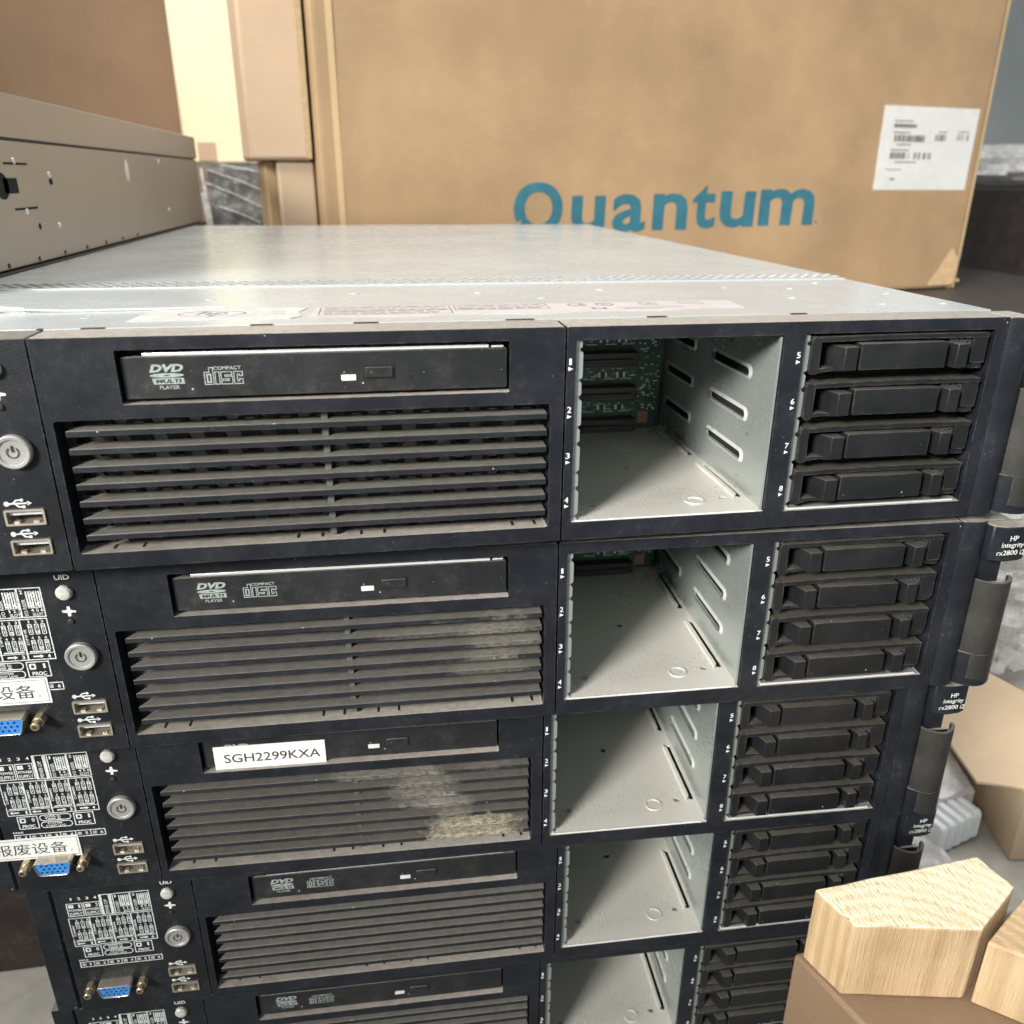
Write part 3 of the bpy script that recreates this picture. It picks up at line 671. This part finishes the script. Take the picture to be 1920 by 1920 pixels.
    for x, z in [(-241.6+3.7*k, -10.6) for k in range(4)]+[(-240.3, -13.2), (-232.3, -13.2), (-225.9, -9.0), (-221, -11.2), (-212.5, -11.2)]+[(-239+9.7*k, -38) for k in range(4)]+[(-237.3, -42.4), (-212.9, -42.4), (-221.1, -42), (-221, -46)]+[(-241.2+6.65*k, -52.4) for k in range(6)]:
        m.flat(circ(x, z, .62, 10), d)
    m.build('indicator_lights', MT['screen'], cp)
    m = MB(); m.lathe_y(-247.4, -34, [(2.6, .25), (2.55, .22)], 14); m.build('panel_hole', MT['black'], cp)
    return S

srv = make_server()
GROUP = 'black rack servers stacked on one another'
poses = [((0, 0, 0), 0, 0, 'topmost black server of the stack, bare steel lid in view, wide open grille slots'),
         ((1.08, 7.94, -90.16), -.0347, -.0060, 'second black server from the top, clean optical drive, white sticker end with two Chinese characters'),
         ((-1.42, 19.2, -178.47), -.0452, -.0066, 'third black server down, white SGH2299KXA sticker on its optical drive, grimy grille'),
         ((9.84, 28.95, -269.2), -.0275, 0, 'fourth black server down, shifted right, directly under the one with the grimy grille'),
         ((3.0, 34.0, -359.0), -.030, 0, 'lowest black server of the stack, lying on the grey table')]
servers = []
for i, (p, yaw, roll, lab) in enumerate(poses):
    o = srv if i == 0 else copy_tree(srv)
    rot = Matrix.Rotation(yaw, 3, 'Z') @ Matrix.Rotation(roll, 3, 'Y')
    o.rotation_euler = (0, roll, yaw)
    o.location = (Vector(p)+rot @ Vector((0, 0, -88)))/1000+Vector((0, 0, Z0))
    tag(o, lab, 'server', GROUP); servers.append(o)

# the third server's grille is grimy: same mesh, its own material
g3 = child(servers[2], 'air_grille'); g3.data = g3.data.copy(); g3.data.materials[0] = MT['grille_dirty']; g3['label'] = 'grille caked with pale grime at lower right'
g2 = child(servers[1], 'air_grille'); g2.data = g2.data.copy(); g2.data.materials[0] = MT['grille_dusty']
# stickers
def sticker(srv_i, name, parent, x0, x1, z0, z1, y, label, fn):
    m = MB(); m.box(x0, x1, y-.25, y, z0, z1); m.mi = 1; fn(m, y-.3)
    o = m.build(name, [MT['paper'], MT['darkink']], parent, smooth=0); o['label'] = label; return o
def s3(m, d):
    m.text('SGH2299KXA', -147.4, -104.2, -20.3, -15.6, d, bold=.004)
sticker(2, 'asset_sticker', child(servers[2], 'optical_drive'), -151.8, -101.8, -23.9, -11.2, 1.98, 'white sticker reading SGH2299KXA', s3)
def cn(full):
    def fn(m, d):
        xr = -217.5 if full else -210.7; z1 = -52.8 if full else -47.9
        m.text('报废设备', xr-37.6, xr-5.6, z1-9.4, z1-3.0, d, bold=0)
        m.frame(xr-42, xr-.8, z1-11.2, z1-.9, .2, d)
        m.frame(xr-4.6, xr-3.8, z1-8.9, z1-8.0, .12, d)
    return fn
for i, full in ((1, False), (2, True)):
    xr = -217.5 if full else -210.7; z1 = -52.8 if full else -47.9
    sticker(i, 'scrap_sticker', child(servers[i], 'control_panel'), xr-44 if full else xr-38.6, xr, z1-12.1, z1, .2, 'white sticker with Chinese characters for scrapped equipment', cn(full))
# regulatory labels on the top server's lid
m = MB(); lidp = child(servers[0], 'front_lid')
m.mi = 0; m.extr([(-160, 30), (-101, 31), (-97, 36), (-99, 47), (-96, 58), (-108, 61), (-157, 60)], .05, .22, plane='xy')
m.mi = 2; m.extr(circ(-132, 46, 13, 28, 7), .2, .26, [circ(-132, 46, 12.2, 28, 6.3)], 'xy')
m.text('hp', -138, -126, 40, 52, .26, plane='xy', shear=.3, bold=0)
for k in range(2): m.rect(-112+3*k, -104, 42+5*k, 42.7+5*k, .26, 'xy')
m.build('maker_label', [MT['lidpaper'], MT['pinkpaper'], MT['inkline']], lidp, smooth=0)
m = MB(); n = 24
top = [(-93+179*i/n, 58.4+.5*math.sin(i*1.3)) for i in range(n+1)]; bot = [(-94+179*i/n, 31.5+1.5*math.sin(i*.9)+5*max(0, i-14)/10) for i in range(n+1)]
m.mi = 0; m.extr(bot+top[::-1], .05, .22, plane='xy'); m.mi = 1
for x0, x1, y0, y1 in ((-91, -38, 36, 57), (-36.5, 3, 43, 57)): m.frame(x0, x1, y0, y1, .5, .25, plane='xy')
rnd = random.Random(5)
for x0, x1, ys in ((-89, -40, (54.5, 51, 47.5, 44, 40.5, 38)), (-35, 1.5, (54, 50.5, 47, 45))):
    for y in ys:
        x = x0
        while x < x1-3:
            l = rnd.uniform(2, 7); m.rect(x, min(x+l, x1), y, y+1.1, .25, 'xy'); x += l+rnd.uniform(.6, 1.6)
m.rect(-91, -38, 45.9, 46.3, .26, 'xy')
m.text('CE', 12, 20, 49, 56, .25, plane='xy', bold=.01)
m.extr(circ(28, 52, 4, 16), .24, .28, [circ(28, 52, 3.2, 16)], 'xy'); m.text('C', 26.6, 29.4, 50.4, 53.6, .25, plane='xy')
m.frame(44, 51, 48, 56, .5, .25, plane='xy'); m.text('X', 46, 49.4, 50, 54, .25, plane='xy'); m.frame(62, 72, 49, 56, .5, .25, plane='xy'); m.rect(64, 70, 52, 52.6, .26, 'xy')
m.text('N', 20, 26, 38, 44, .25, plane='xy'); m.rect(30, 60, 41, 41.8, .25, 'xy'); m.rect(33, 50, 38.4, 39.2, .25, 'xy')
m.build('regulatory_label', [MT['pinkpaper'], MT['inkline']], lidp, smooth=0)
m = MB()
pts = [(-222, 50, .6), (-214, 52, 1.6), (-208, 51, 1.0), (-190, 49, .5), (-160, 50, .5), (-130, 52, .4)]
m.sweep([(x, y+10, z) for x, y, z in pts], .5, 6)
m.sweep([(-226, 61, .3), (-219, 63, 1.6), (-213, 60, 1.4), (-206, 62, .5)], 1.3, 6); m.build('torn_tape', MT['lidpaper'], lidp)
m = MB()
for x0, x1 in ((-186.5, -184.6), (-172, -164), (-114, -106), (-77, -68), (-20, -9), (36, 44), (96, 103)): m.box(x0, x1, 17.1, 19.0, -.4, .12)
m.build('lid_notches', MT['cabinet'], lidp)

# ------------------------------------------------------------------ neighbouring grey chassis (left)
ng = empty('grey_chassis', (-.49, .445, wm(-2))); tag(ng, 'grey steel equipment chassis on the left with keyhole slots in its side', 'server')
NX = (-.49, .445, -2)
m = MB((490, -445, 2)); m.box(-714, -266, 95, 795, 2, 68.5); m.build('case', MT['side'], ng, bevel=.6)
m = MB((490, -445, 2)); m.box(-714, -265.2, 95, 797, 70, 93); m.build('lid', MT['side'], ng, bevel=.8)
m = MB((490, -445, 2)); m.box(-712, -262.5, 100, 790, -1.9, 1.2); m.build('bottom_flange', MT['cabinet'], ng)
m = MB((490, -445, 2)); m.box(-712, -267, 100, 790, 68.5, 70); m.build('lid_seam', MT['cabinet'], ng)
m = MB((490, -445, 2))
X = -265.7
for (y, z, ry, rz) in ((301, 47, 5, 1.9), (268, 22, 3, 1.9), (480, 53, 0, 0)):
    if ry:
        h_ = MB((490, -445, 2)); h_.extr(circ(y, z, ry*.55, 12, rz), X-.3, X+.02, plane='yz'); h_.build('punched_hole', MT['black'], ng)
m.extr(circ(224, 45, 9, 16, 7), X-.3, X+.02, plane='yz'); m.box(X-.3, X+.02, 226, 246, 41, 49)
m.build('keyhole', MT['black'], ng)
for ya, za in ((232, 56), (236, 32)):
    m = MB((490, -445, 2)); m.box(X-.3, X+.02, ya, ya+34, za, za+1.2); m.build('slot', MT['black'], ng)
for y, z in ((300, 51), (302, 21), (486, 55), (604, 64), (247, 58), (252, 31.0), (620, 20)):
    m = MB((490, -445, 2)); r = 3.6 if y == 486 else 2.0
    pr = [(r*1.6 if y == 486 else r, 0), (r*.9, .5), (r*.3, .8)]
    rings = [[m.v((-266+h, y+q*math.cos(2*math.pi*k/14), z+q*(1.5 if y == 486 else 1)*math.sin(2*math.pi*k/14))) for k in range(14)] for q, h in pr]
    for i in range(2):
        for k in range(14): m.f([rings[i][k], rings[i][(k+1) % 14], rings[i+1][(k+1) % 14], rings[i+1][k]])
    m.f(rings[2]); m.build('rivet', MT['bright'], ng)
for k in range(7):
    m = MB((490, -445, 2)); y = 210+k*46; m.box(-266.1, -265.6, y, y+2.5, 3, 5.5); m.build('weld_notch', MT['cabinet'], ng)
sp = empty('support_crate', (-.49, .44, .75)); tag(sp, 'dark crate under the grey chassis at the left', 'crate')
m = MB((490, -440, -750)); m.box(-700, -285, 150, 780, 750, 1194.6); m.build('body', MT['cabinet'], sp, bevel=3)

# ------------------------------------------------------------------ big printed carton behind
TH = R(12); bx = empty('printed_carton', (-.126, .770, wm(-115)), (0, 0, TH)); tag(bx, 'large tan cardboard carton with teal Quantum lettering and a white shipping label', 'cardboard box')
def wob(bm, amp, sc, ax=1):
    from mathutils import noise as mn
    for v_ in bm.verts:
        n_ = mn.noise(Vector((v_.co.x*sc, v_.co.y*sc, v_.co.z*sc))); v_.co[ax] += amp*n_
m = MB((0, 0, 0)); nx, nz = 40, 20; W, H, Dp = 1036, 420, 330
verts = {}
def gridface(m, P, nu, nv):
    g = [[m.v(P(i/nu, j/nv)) for j in range(nv+1)] for i in range(nu+1)]
    for i in range(nu):
        for j in range(nv): m.f([g[i][j], g[i+1][j], g[i+1][j+1], g[i][j+1]])
ed = 9
def front(u, v):
    from mathutils import noise as mn
    q_ = Vector((u*W*.006, 3.1, v*H*.008)); dent = 2.2*mn.noise(q_)+1.2*mn.noise(q_*2.6)
    x, z = u*W, v*H; bul = 3*math.sin(math.pi*u)*math.sin(math.pi*v)
    cx = min(x, W-x); y = -bul+dent*min(1, cx/40)
    if cx < ed: y += ed-math.sqrt(max(0, ed*ed-(ed-cx)**2))
    if z < 6: y += 6-math.sqrt(max(0, 36-(6-z)**2))
    return (x, y, z)
us = [0, .001, .003, .006, .009]+[.01+.98*i/36 for i in range(37)]+[.991, .994, .997, .999, 1]
vs_ = [0, .003, .007, .014]+[.02+.98*i/18 for i in range(19)]
g = [[m.v(front(u, v)) for v in vs_] for u in us]
for i in range(len(us)-1):
    for j in range(len(vs_)-1): m.f([g[i][j], g[i+1][j], g[i+1][j+1], g[i][j+1]])
m.box(0.2, W-.2, ed-.2, Dp, 4, H-.5)
m.build('carton', MT['box'], bx, smooth=60, recalc=False)
m = MB((0, 0, 0)); yb = -3.2
for ch, x0, x1, z0, z1 in (('Q', 245, 314, 80, 161), ('u', 327, 377, 99, 145), ('a', 388, 439, 98, 147), ('n', 450, 505, 100, 148), ('t', 512, 551, 101, 159), ('u', 558, 617, 101.5, 150.5), ('m', 625, 722, 103.5, 154)):
    if ch == 'Q':
        cx, cz = 279.5, 129.5
        m.flat(rr(245, 314, 98, 161, 31, 8), yb-.9, [rr(260, 299, 110, 149.5, 19, 8)]); m.poly([(288, yb-.92, 97), (300, yb-.92, 97), (318, yb-.92, 82), (303, yb-.92, 82)])
    else: m.text(ch, x0, x1, z0, z1, yb-.9, bold=.025)
bmesh.ops.subdivide_edges(m.bm, edges=[e for e in m.bm.edges if e.calc_length() > 14], cuts=3)
for v_ in m.bm.verts: v_.co.y = front(v_.co.x/W, v_.co.z/H)[1]-.25
m.build('carton_lettering', MT['teal'], bx, smooth=0)
m = MB((0, 0, 0)); m.text('.', 727, 731, 106, 110, yb-.8, bold=.02)
for v_ in m.bm.verts: v_.co.y = front(v_.co.x/W, v_.co.z/H)[1]-.25
m.build('trade_mark', MT['teal'], bx, smooth=0)
m = MB((0, 0, 0)); L0, L1, Zb, Zt = 828, 1016, 152, 268
m.box(L0, L1, yb-.9, yb+.4, Zb, Zt)
bmesh.ops.subdivide_edges(m.bm, edges=m.bm.edges[:], cuts=6, use_grid_fill=True)
for v_ in m.bm.verts: v_.co.y = front(v_.co.x/W, v_.co.z/H)[1]-(.5 if v_.co.y < yb-.2 else -.6)
lb = m.build('shipping_label', MT['paper'], bx)
m = MB((0, 0, 0)); yl = lambda x: front(x/W, 205/H)[1]-1.3
rnd = random.Random(11)
def bars(x0, x1, z0, z1, dens=.55):
    x = x0
    while x < x1:
        w_ = rnd.choice((.7, 1.2, 2.0, 2.8)); 
        if rnd.random() < dens+.25: m.poly([(x, yl(x), z0), (min(x+w_, x1), yl(x+w_), z0), (min(x+w_, x1), yl(x+w_), z1), (x, yl(x), z1)])
        x += w_+rnd.choice((.7, 1.1, 1.8))
for bb in ((850, 915, 220, 229), (935, 957, 222, 231), (977, 1007, 223, 232, .2), (850, 932, 196, 205)):
    m = MB((0, 0, 0)); bars(*bb); m.build('barcode', MT['inkline'], lb, smooth=0)
m = MB((0, 0, 0))
def ln(x0, x1, z, h=1.6):
    x = x0
    while x < x1:
        l = rnd.uniform(1.5, 4); m.poly([(x, yl(x), z), (x+l, yl(x+l), z), (x+l, yl(x+l), z+h), (x, yl(x), z+h)]); x += l+.9
ln(850, 892, 239, 5); ln(850, 884, 247, 1.6); ln(850, 882, 231.5); ln(940, 955, 233.5); ln(980, 1000, 234.5); ln(860, 886, 215); ln(850, 885, 207.5); ln(862, 905, 190.5, 2); ln(846, 876, 180); ln(858, 874, 166, 3.5)
m.build('label_print', MT['inkline'], lb, smooth=0)
m = MB((0, 0, 0)); m.extr([(W-62, 6), (W-6, 6), (W-3, 20), (W-3, 44), (W-22, 64)], -1.2, -.7); m.build('carton_tape', plain('clear_tape', (.60, .42, .24), .25), bx)
m = MB((0, 0, 0)); m.extr([(W-14, 0), (W+1, 0), (W+3, 60), (W+3, H), (W-7, H), (W-6, 60)], 2.0, 5.5); m.build('carton_seam', MT['boxedge'], bx, bevel=1)
m = MB((0, 0, 0)); m.extr([(22, 0), (29, 0), (28, H), (20, H)], -1.2, -.3); m.extr([(5, 0), (15, 0), (14, H), (3, H)], 1.0, 1.6); m.build('carton_crease', MT['boxedge'], bx)
m = MB((0, 0, 0)); m.box(W-10, W+14, 4, 20, 8, 14); m.build('torn_flap', MT['boxedge'], bx, bevel=2)

# dark plinth carrying the carton, dark cabinet at the right with plastic film on top
pl = empty('equipment_plinth', (.45, 1.1, 0)); tag(pl, 'dark brown plinth under the big printed carton', 'plinth')
m = MB((-450, -1100, 0)); m.extr([(-150, 790), (320, 755), (800, 730), (1150, 760), (1150, 1380), (-150, 1380)], 0, (wm(-116))*1000, plane='xy'); m.build('body', MT['cabinet'], pl, bevel=4)
cb = empty('cabinet', (1.7, 1.6, 0)); tag(cb, 'tall dark brown cabinet to the right behind the carton', 'cabinet')
m = MB((-1700, -1600, 0)); m.box(1000, 2400, 1400, 1900, 0, wm(37)*1000); m.build('body', MT['cabinet'], cb, bevel=4)

def film(name, loc, sx, sy, sz, amp, mat, seed, nu=40, nv=24):
    from mathutils import noise as mn
    m = MB((0, 0, 0)); g = []
    for i in range(nu+1):
        row = []
        for j in range(nv+1):
            th = math.pi*j/nv; ph = 2*math.pi*i/nu
            e = lambda c_: math.copysign(abs(c_)**.6, c_)
            p = Vector((sx*e(math.sin(th))*e(math.cos(ph)), sy*e(math.sin(th))*e(math.sin(ph)), sz*e(math.cos(th))))
            q = Vector((p.x*.02+seed, p.y*.02, p.z*.03)); n_ = abs(mn.noise(q*2.2))+.6*abs(mn.noise(q*5))+.3*abs(mn.noise(q*11))
            p += p.normalized()*amp*(n_-.5)
            p.z = max(p.z, -sz)
            row.append(m.v((p.x, p.y, p.z+sz)))
        g.append(row)
    for i in range(nu):
        for j in range(nv): m.f([g[i][j], g[i+1][j], g[i+1][j+1], g[i][j+1]])
    o = m.build(name, mat, None, smooth=22); o.location = loc; return o
def film_mat(name, col, alpha, rough=.22):
    mm, nt, bs = nodes(name); bs.inputs['Roughness'].default_value = rough
    n = noise(nt, 60, 5, .7); c_ = mixc(nt, ramp(nt, n, .3, .7), tuple(x*.8 for x in col), col); nt.links.new(c_, bs.inputs['Base Color'])
    nt.links.new(math_(nt, 'MULTIPLY_ADD', ramp(nt, n, .35, .75), .35, alpha), bs.inputs['Alpha'])
    bump(nt, bs, noise(nt, 45, 5, .7), .8, .006); return mm
fm = film_mat('white_film', (.86, .85, .83), .65); fm2 = film_mat('clear_film', (.86, .85, .82), .4, .1)
tag(film('plastic_film', (1.62, 1.62, wm(38)), 520, 200, 46, 40, fm, 3), 'crumpled white plastic film lying on top of the dark cabinet', 'plastic film')

# ------------------------------------------------------------------ boxes behind on the left
def crate(name, x0, x1, y0, y1, z0, z1, mat, label, rz=0, bev=4, cat='cardboard box'):
    """front-right lower corner at (x1, y0, z0), turned about it by rz degrees"""
    o = empty(name, (x1/1000, y0/1000, wm(z0)), (0, 0, R(rz))); tag(o, label, cat)
    m = MB((-x1, -y0, -z0)); m.box(x0, x1, y0, y1, z0, z1); m.build('carton', mat, o, bevel=bev)
    return o, (x1, y0, z0)
o, c0 = crate('storage_box', -202, -131, 778, 878, 69, 330, MT['pinkbox'], 'pinkish brown box resting above the buff box, beside the big carton', 12)
m = MB((-c0[0], -c0[1], -c0[2])); m.box(-138.5, -132, 776.8, 777.9, 71, 328); m.build('edge_tape', plain('brown_tape', (.5, .36, .2), .2), o)
o, c0 = crate('storage_box', -346, -236, 1150, 1400, 70, 390, MT['cream'], 'bright cream box standing on the film wrapped bundle')
m = MB((-c0[0], -c0[1], -c0[2])); m.rect(-325, -298, 74, 100, 1149.4); m.build('label', MT['pinkbox'], o)
crate('storage_box', -174, -131, 786, 880, -446, 68.5, MT['tan2'], 'buff cardboard box standing upright between the wrapped bundle and the big carton', 12, 3)
crate('storage_box', -190, -176, 800, 880, -446, 68.5, MT['boxedge'], 'narrow yellowish box half hidden beside the buff box', 12, 3)
crate('storage_box', -1500, -352, 1420, 1600, -900, 520, MT['brown'], 'dark red brown box in the far back above the grey chassis')
wr = empty('wrapped_bundle', (-.252, 1.18, wm(-700))); tag(wr, 'dark bundle wound in shiny clear stretch film under the cream box', 'wrapped bundle')
m = MB((252, -1180, 700)); m.box(-292, -204, 1012, 1390, -700, 62); m.build('contents', plain('bundle_dark', (.05, .042, .036), .5, var=.5, scale=12), wr, bevel=3)
m = MB((252, -1180, 700)); 
m.box(-303, -198, 1003, 1400, -700, 69.5)
bmesh.ops.subdivide_edges(m.bm, edges=m.bm.edges[:], cuts=26, use_grid_fill=True)
from mathutils import noise as mn
for v_ in m.bm.verts:
    q = v_.co*.03; k = abs(mn.noise(Vector((q.x*3, q.y, q.z*1.2+q.x*1.5))))
    v_.co.y += 7*k; v_.co.x += 3*mn.noise(q*1.3)
    v_.co.z = min(v_.co.z, 769.4)
m.build('stretch_film', film_mat('stretch_film_clear', (.70, .72, .74), .12, .12), wr, smooth=20)
for i, (xa, za, xb, zb) in enumerate(((-290, 60, -205, 28), (-296, 44, -215, 8), (-270, 66, -200, 52), (-280, 12, -225, -10), (-298, 62, -292, -14), (-300, 30, -294, -30))):
    m = MB((252, -1180, 700)); m.sweep([(xa, 1002, za), ((xa+xb)/2, 1000.5, (za+zb)/2+2), (xb, 1002, zb)], .9 if i < 4 else 2.2, 6); m.build('film_fold', film_mat('film_fold_%d' % i, (.85, .87, .88), .5, .12), wr)

# ------------------------------------------------------------------ right-hand clutter on the table
tz = 750.0
fb = empty('open_carton', (.52, .30, .75), (0, 0, 0)); tag(fb, 'open tan cardboard box at the right edge with its flap folded outward', 'cardboard box')
m = MB((-520, -300, -750))
zt = wm(-384)*1000
B = [(400, 134), (530, 116), (500, 220), (468, 296), (413, 186)]; Bi = [(403, 137), (526, 120), (497, 218), (468, 290), (416, 186)]
for ring_o, ring_i in ((B, Bi),):
    for k in range(5):
        p0, p1 = ring_o[k], ring_o[(k+1) % 5]; q0, q1 = ring_i[k], ring_i[(k+1) % 5]
        m.poly([(*p0, tz+1), (*p1, tz+1), (*p1, zt), (*p0, zt)]); m.poly([(*q1, tz+1), (*q0, tz+1), (*q0, zt), (*q1, zt)]); m.poly([(*p0, zt), (*p1, zt), (*q1, zt), (*q0, zt)])
m.poly([(*p, tz+1.5) for p in Bi])
m.build('carton', MT['tan2'], fb, smooth=0)
m = MB((-520, -300, -750))
zf = wm(-380)*1000
A = [(372, 154, zf-5), (388, 148, zf-4.5), (404, 140, zf-4), (528, 112, zf-2), (494, 255, zf-3), (477, 312, zf-3), (400, 300, zf-3), (379, 192, zf-4)]
t0 = [m.v(p) for p in A]; t1 = [m.v((p[0], p[1], p[2]+3.2)) for p in A]
m.f(t0[::-1]); m.f(t1)
for k in range(8): m.f([t0[k], t0[(k+1) % 8], t1[(k+1) % 8], t1[k]])
m.build('flap', MT['tan2'], fb, bevel=.8)

tr = empty('plastic_trays', (.375, .2, .75)); tag(tr, 'nested translucent grey plastic trays lying beside the server stack', 'plastic trays')
mp_ = plain('tray_plastic', (.78, .81, .82), .22, var=.05, scale=40)
for k in range(5):
    m = MB((-375, -200, -750)); x0 = 350+k*8.6; y0 = 148+k*2.0
    prof = [(0, 751), (.5, 775), (1.2, 777), (6.4, 777), (7.2, 775), (7.7, 752)]
    dirv = Vector((-.24, .97, 0)); sd = Vector((.97, .10, 0))
    rows = []
    for (t, dz, sc) in ((0, -3, 1), (1.2, -.8, 1), (2.5, 0, 1), (120, 0, 1)):
        rows.append([m.v(Vector((x0, y0, 0))+dirv*t+sd*(s_-4.5)+Vector((0, 0, max(751, z_+dz if z_ > 760 else z_)+k*1.2))) for s_, z_ in prof])
    for i in range(3):
        for j in range(5): m.f([rows[i][j], rows[i][j+1], rows[i+1][j+1], rows[i+1][j]])
    m.f(rows[0]); m.build('tray', mp_, tr, bevel=.4, smooth=30)
m = MB((-370, -195, -750)); ps = film_mat('foam_sheet', (.80, .77, .76), .8, .4)
def sheet(u, v):
    x = 345+47*u-4*v; y = 172+2*u+60*v; return (x, y, 783+18*math.sin(v*1.4)+2.0*math.sin(u*11+v*2)+5*u)
gridface(m, sheet, 24, 12)
gridface(m, lambda u, v: (345+47*v, 172+2*v, 751+(32+2.0*math.sin(v*11)+5*v)*u), 6, 24)
o = m.build('foam_sheet', ps, None, smooth=40); o.location = (.370, .195, .750); tag(o, 'thin white foam sheet folded behind the plastic trays', 'foam sheet')
tag(film('bubble_wrap', (.615, .43, .7505), 95, 85, 78, 30, fm2, 9, 60, 40), 'crumpled clear bubble wrap heaped behind the open carton', 'bubble wrap')
tag(film('plastic_bag', (.318, .135, .7505), 34, 40, 6, 9, fm2, 5, 30, 16), 'flat clear plastic bag by the stack near the trays', 'plastic bag')

# ------------------------------------------------------------------ timber post in the foreground
def wood(name, end):
    mm, nt, bs = nodes(name)
    tc = nt.nodes.new('ShaderNodeTexCoord'); mp2 = nt.nodes.new('ShaderNodeMapping'); nt.links.new(tc.outputs['Object'], mp2.inputs[0])
    mp2.inputs['Location'].default_value = (.03, .06, 0); mp2.inputs['Scale'].default_value = (1, 1, .04)
    wv = nt.nodes.new('ShaderNodeTexWave'); wv.wave_type = 'RINGS'; wv.rings_direction = 'Z'; wv.inputs['Scale'].default_value = 55
    wv.inputs['Distortion'].default_value = 2.2; wv.inputs['Detail'].default_value = 3; wv.inputs['Detail Scale'].default_value = 2
    nt.links.new(mp2.outputs[0], wv.inputs['Vector'])
    fi = noise(nt, 700, 3, .75, stretch=(1, .22, 1) if end else (1, 1, .06)); big = noise(nt, 22, 4, .6)
    lo, hi = ((.66, .50, .31), (.86, .76, .57)) if end else ((.36, .24, .125), (.55, .40, .235))
    c_ = mixc(nt, math_(nt, 'MULTIPLY_ADD', wv.outputs['Fac'], .5, math_(nt, 'MULTIPLY', ramp(nt, big, .3, .7), .5)), lo, hi)
    c_ = mixc(nt, math_(nt, 'MULTIPLY', ramp(nt, fi, .56, .70), .65 if end else .35), c_, (.30, .19, .10))
    if end: c_ = mixc(nt, math_(nt, 'MULTIPLY', ramp(nt, noise(nt, 500, 3, .7, stretch=(1, .3, 1)), .6, .7), .5), c_, (.92, .86, .72))
    nt.links.new(c_, bs.inputs['Base Color']); bs.inputs['Roughness'].default_value = .8
    bump(nt, bs, fi, 1.0 if end else .5, .0015); return mm
tz0 = wm(-235)*1000; tb0 = tz0-40
ps_ = empty('timber_block', (.15, -.055, tb0/1000)); tag(ps_, 'pale sawn timber block with rough end grain on top of the small brown carton', 'timber block')
Q = [(105, -52), (112, -72), (163, -82), (192, -64), (188, -45)]
side_m, end_m = wood('timber_side', False), wood('timber_end_grain', True)
m = MB((-150, 55, -tb0)); m.extr(Q, tb0, tz0, plane='xy')
bmesh.ops.subdivide_edges(m.bm, edges=[e for e in m.bm.edges if e.calc_length() > 8], cuts=5)
for v_ in m.bm.verts:
    n_ = mn.noise(v_.co*.25); v_.co.x += .5*n_; v_.co.y += .5*mn.noise(v_.co*.25+Vector((9, 0, 0)))
pm = m.build('block', [side_m, end_m], ps_, bevel=1.0, seg=2)
for p in pm.data.polygons:
    if p.normal.z > .9: p.material_index = 1
m = MB((-150, 55, -tb0)); m.extr([(165, -84), (196, -66), (214, -78), (182, -98)], tb0, tz0-5, plane='xy'); m.build('batten', side_m, ps_, bevel=1.0)
kc = empty('small_carton', (.16, -.075, .75)); tag(kc, 'small dark brown carton under the sawn timber block', 'cardboard box')
m = MB((-160, 75, -750)); m.extr([(102, -50), (114, -86), (186, -102), (226, -80), (206, -40)], 750, tb0, plane='xy'); m.build('carton', MT['kraft'], kc, bevel=1.5)
bpy.context.view_layer.update()
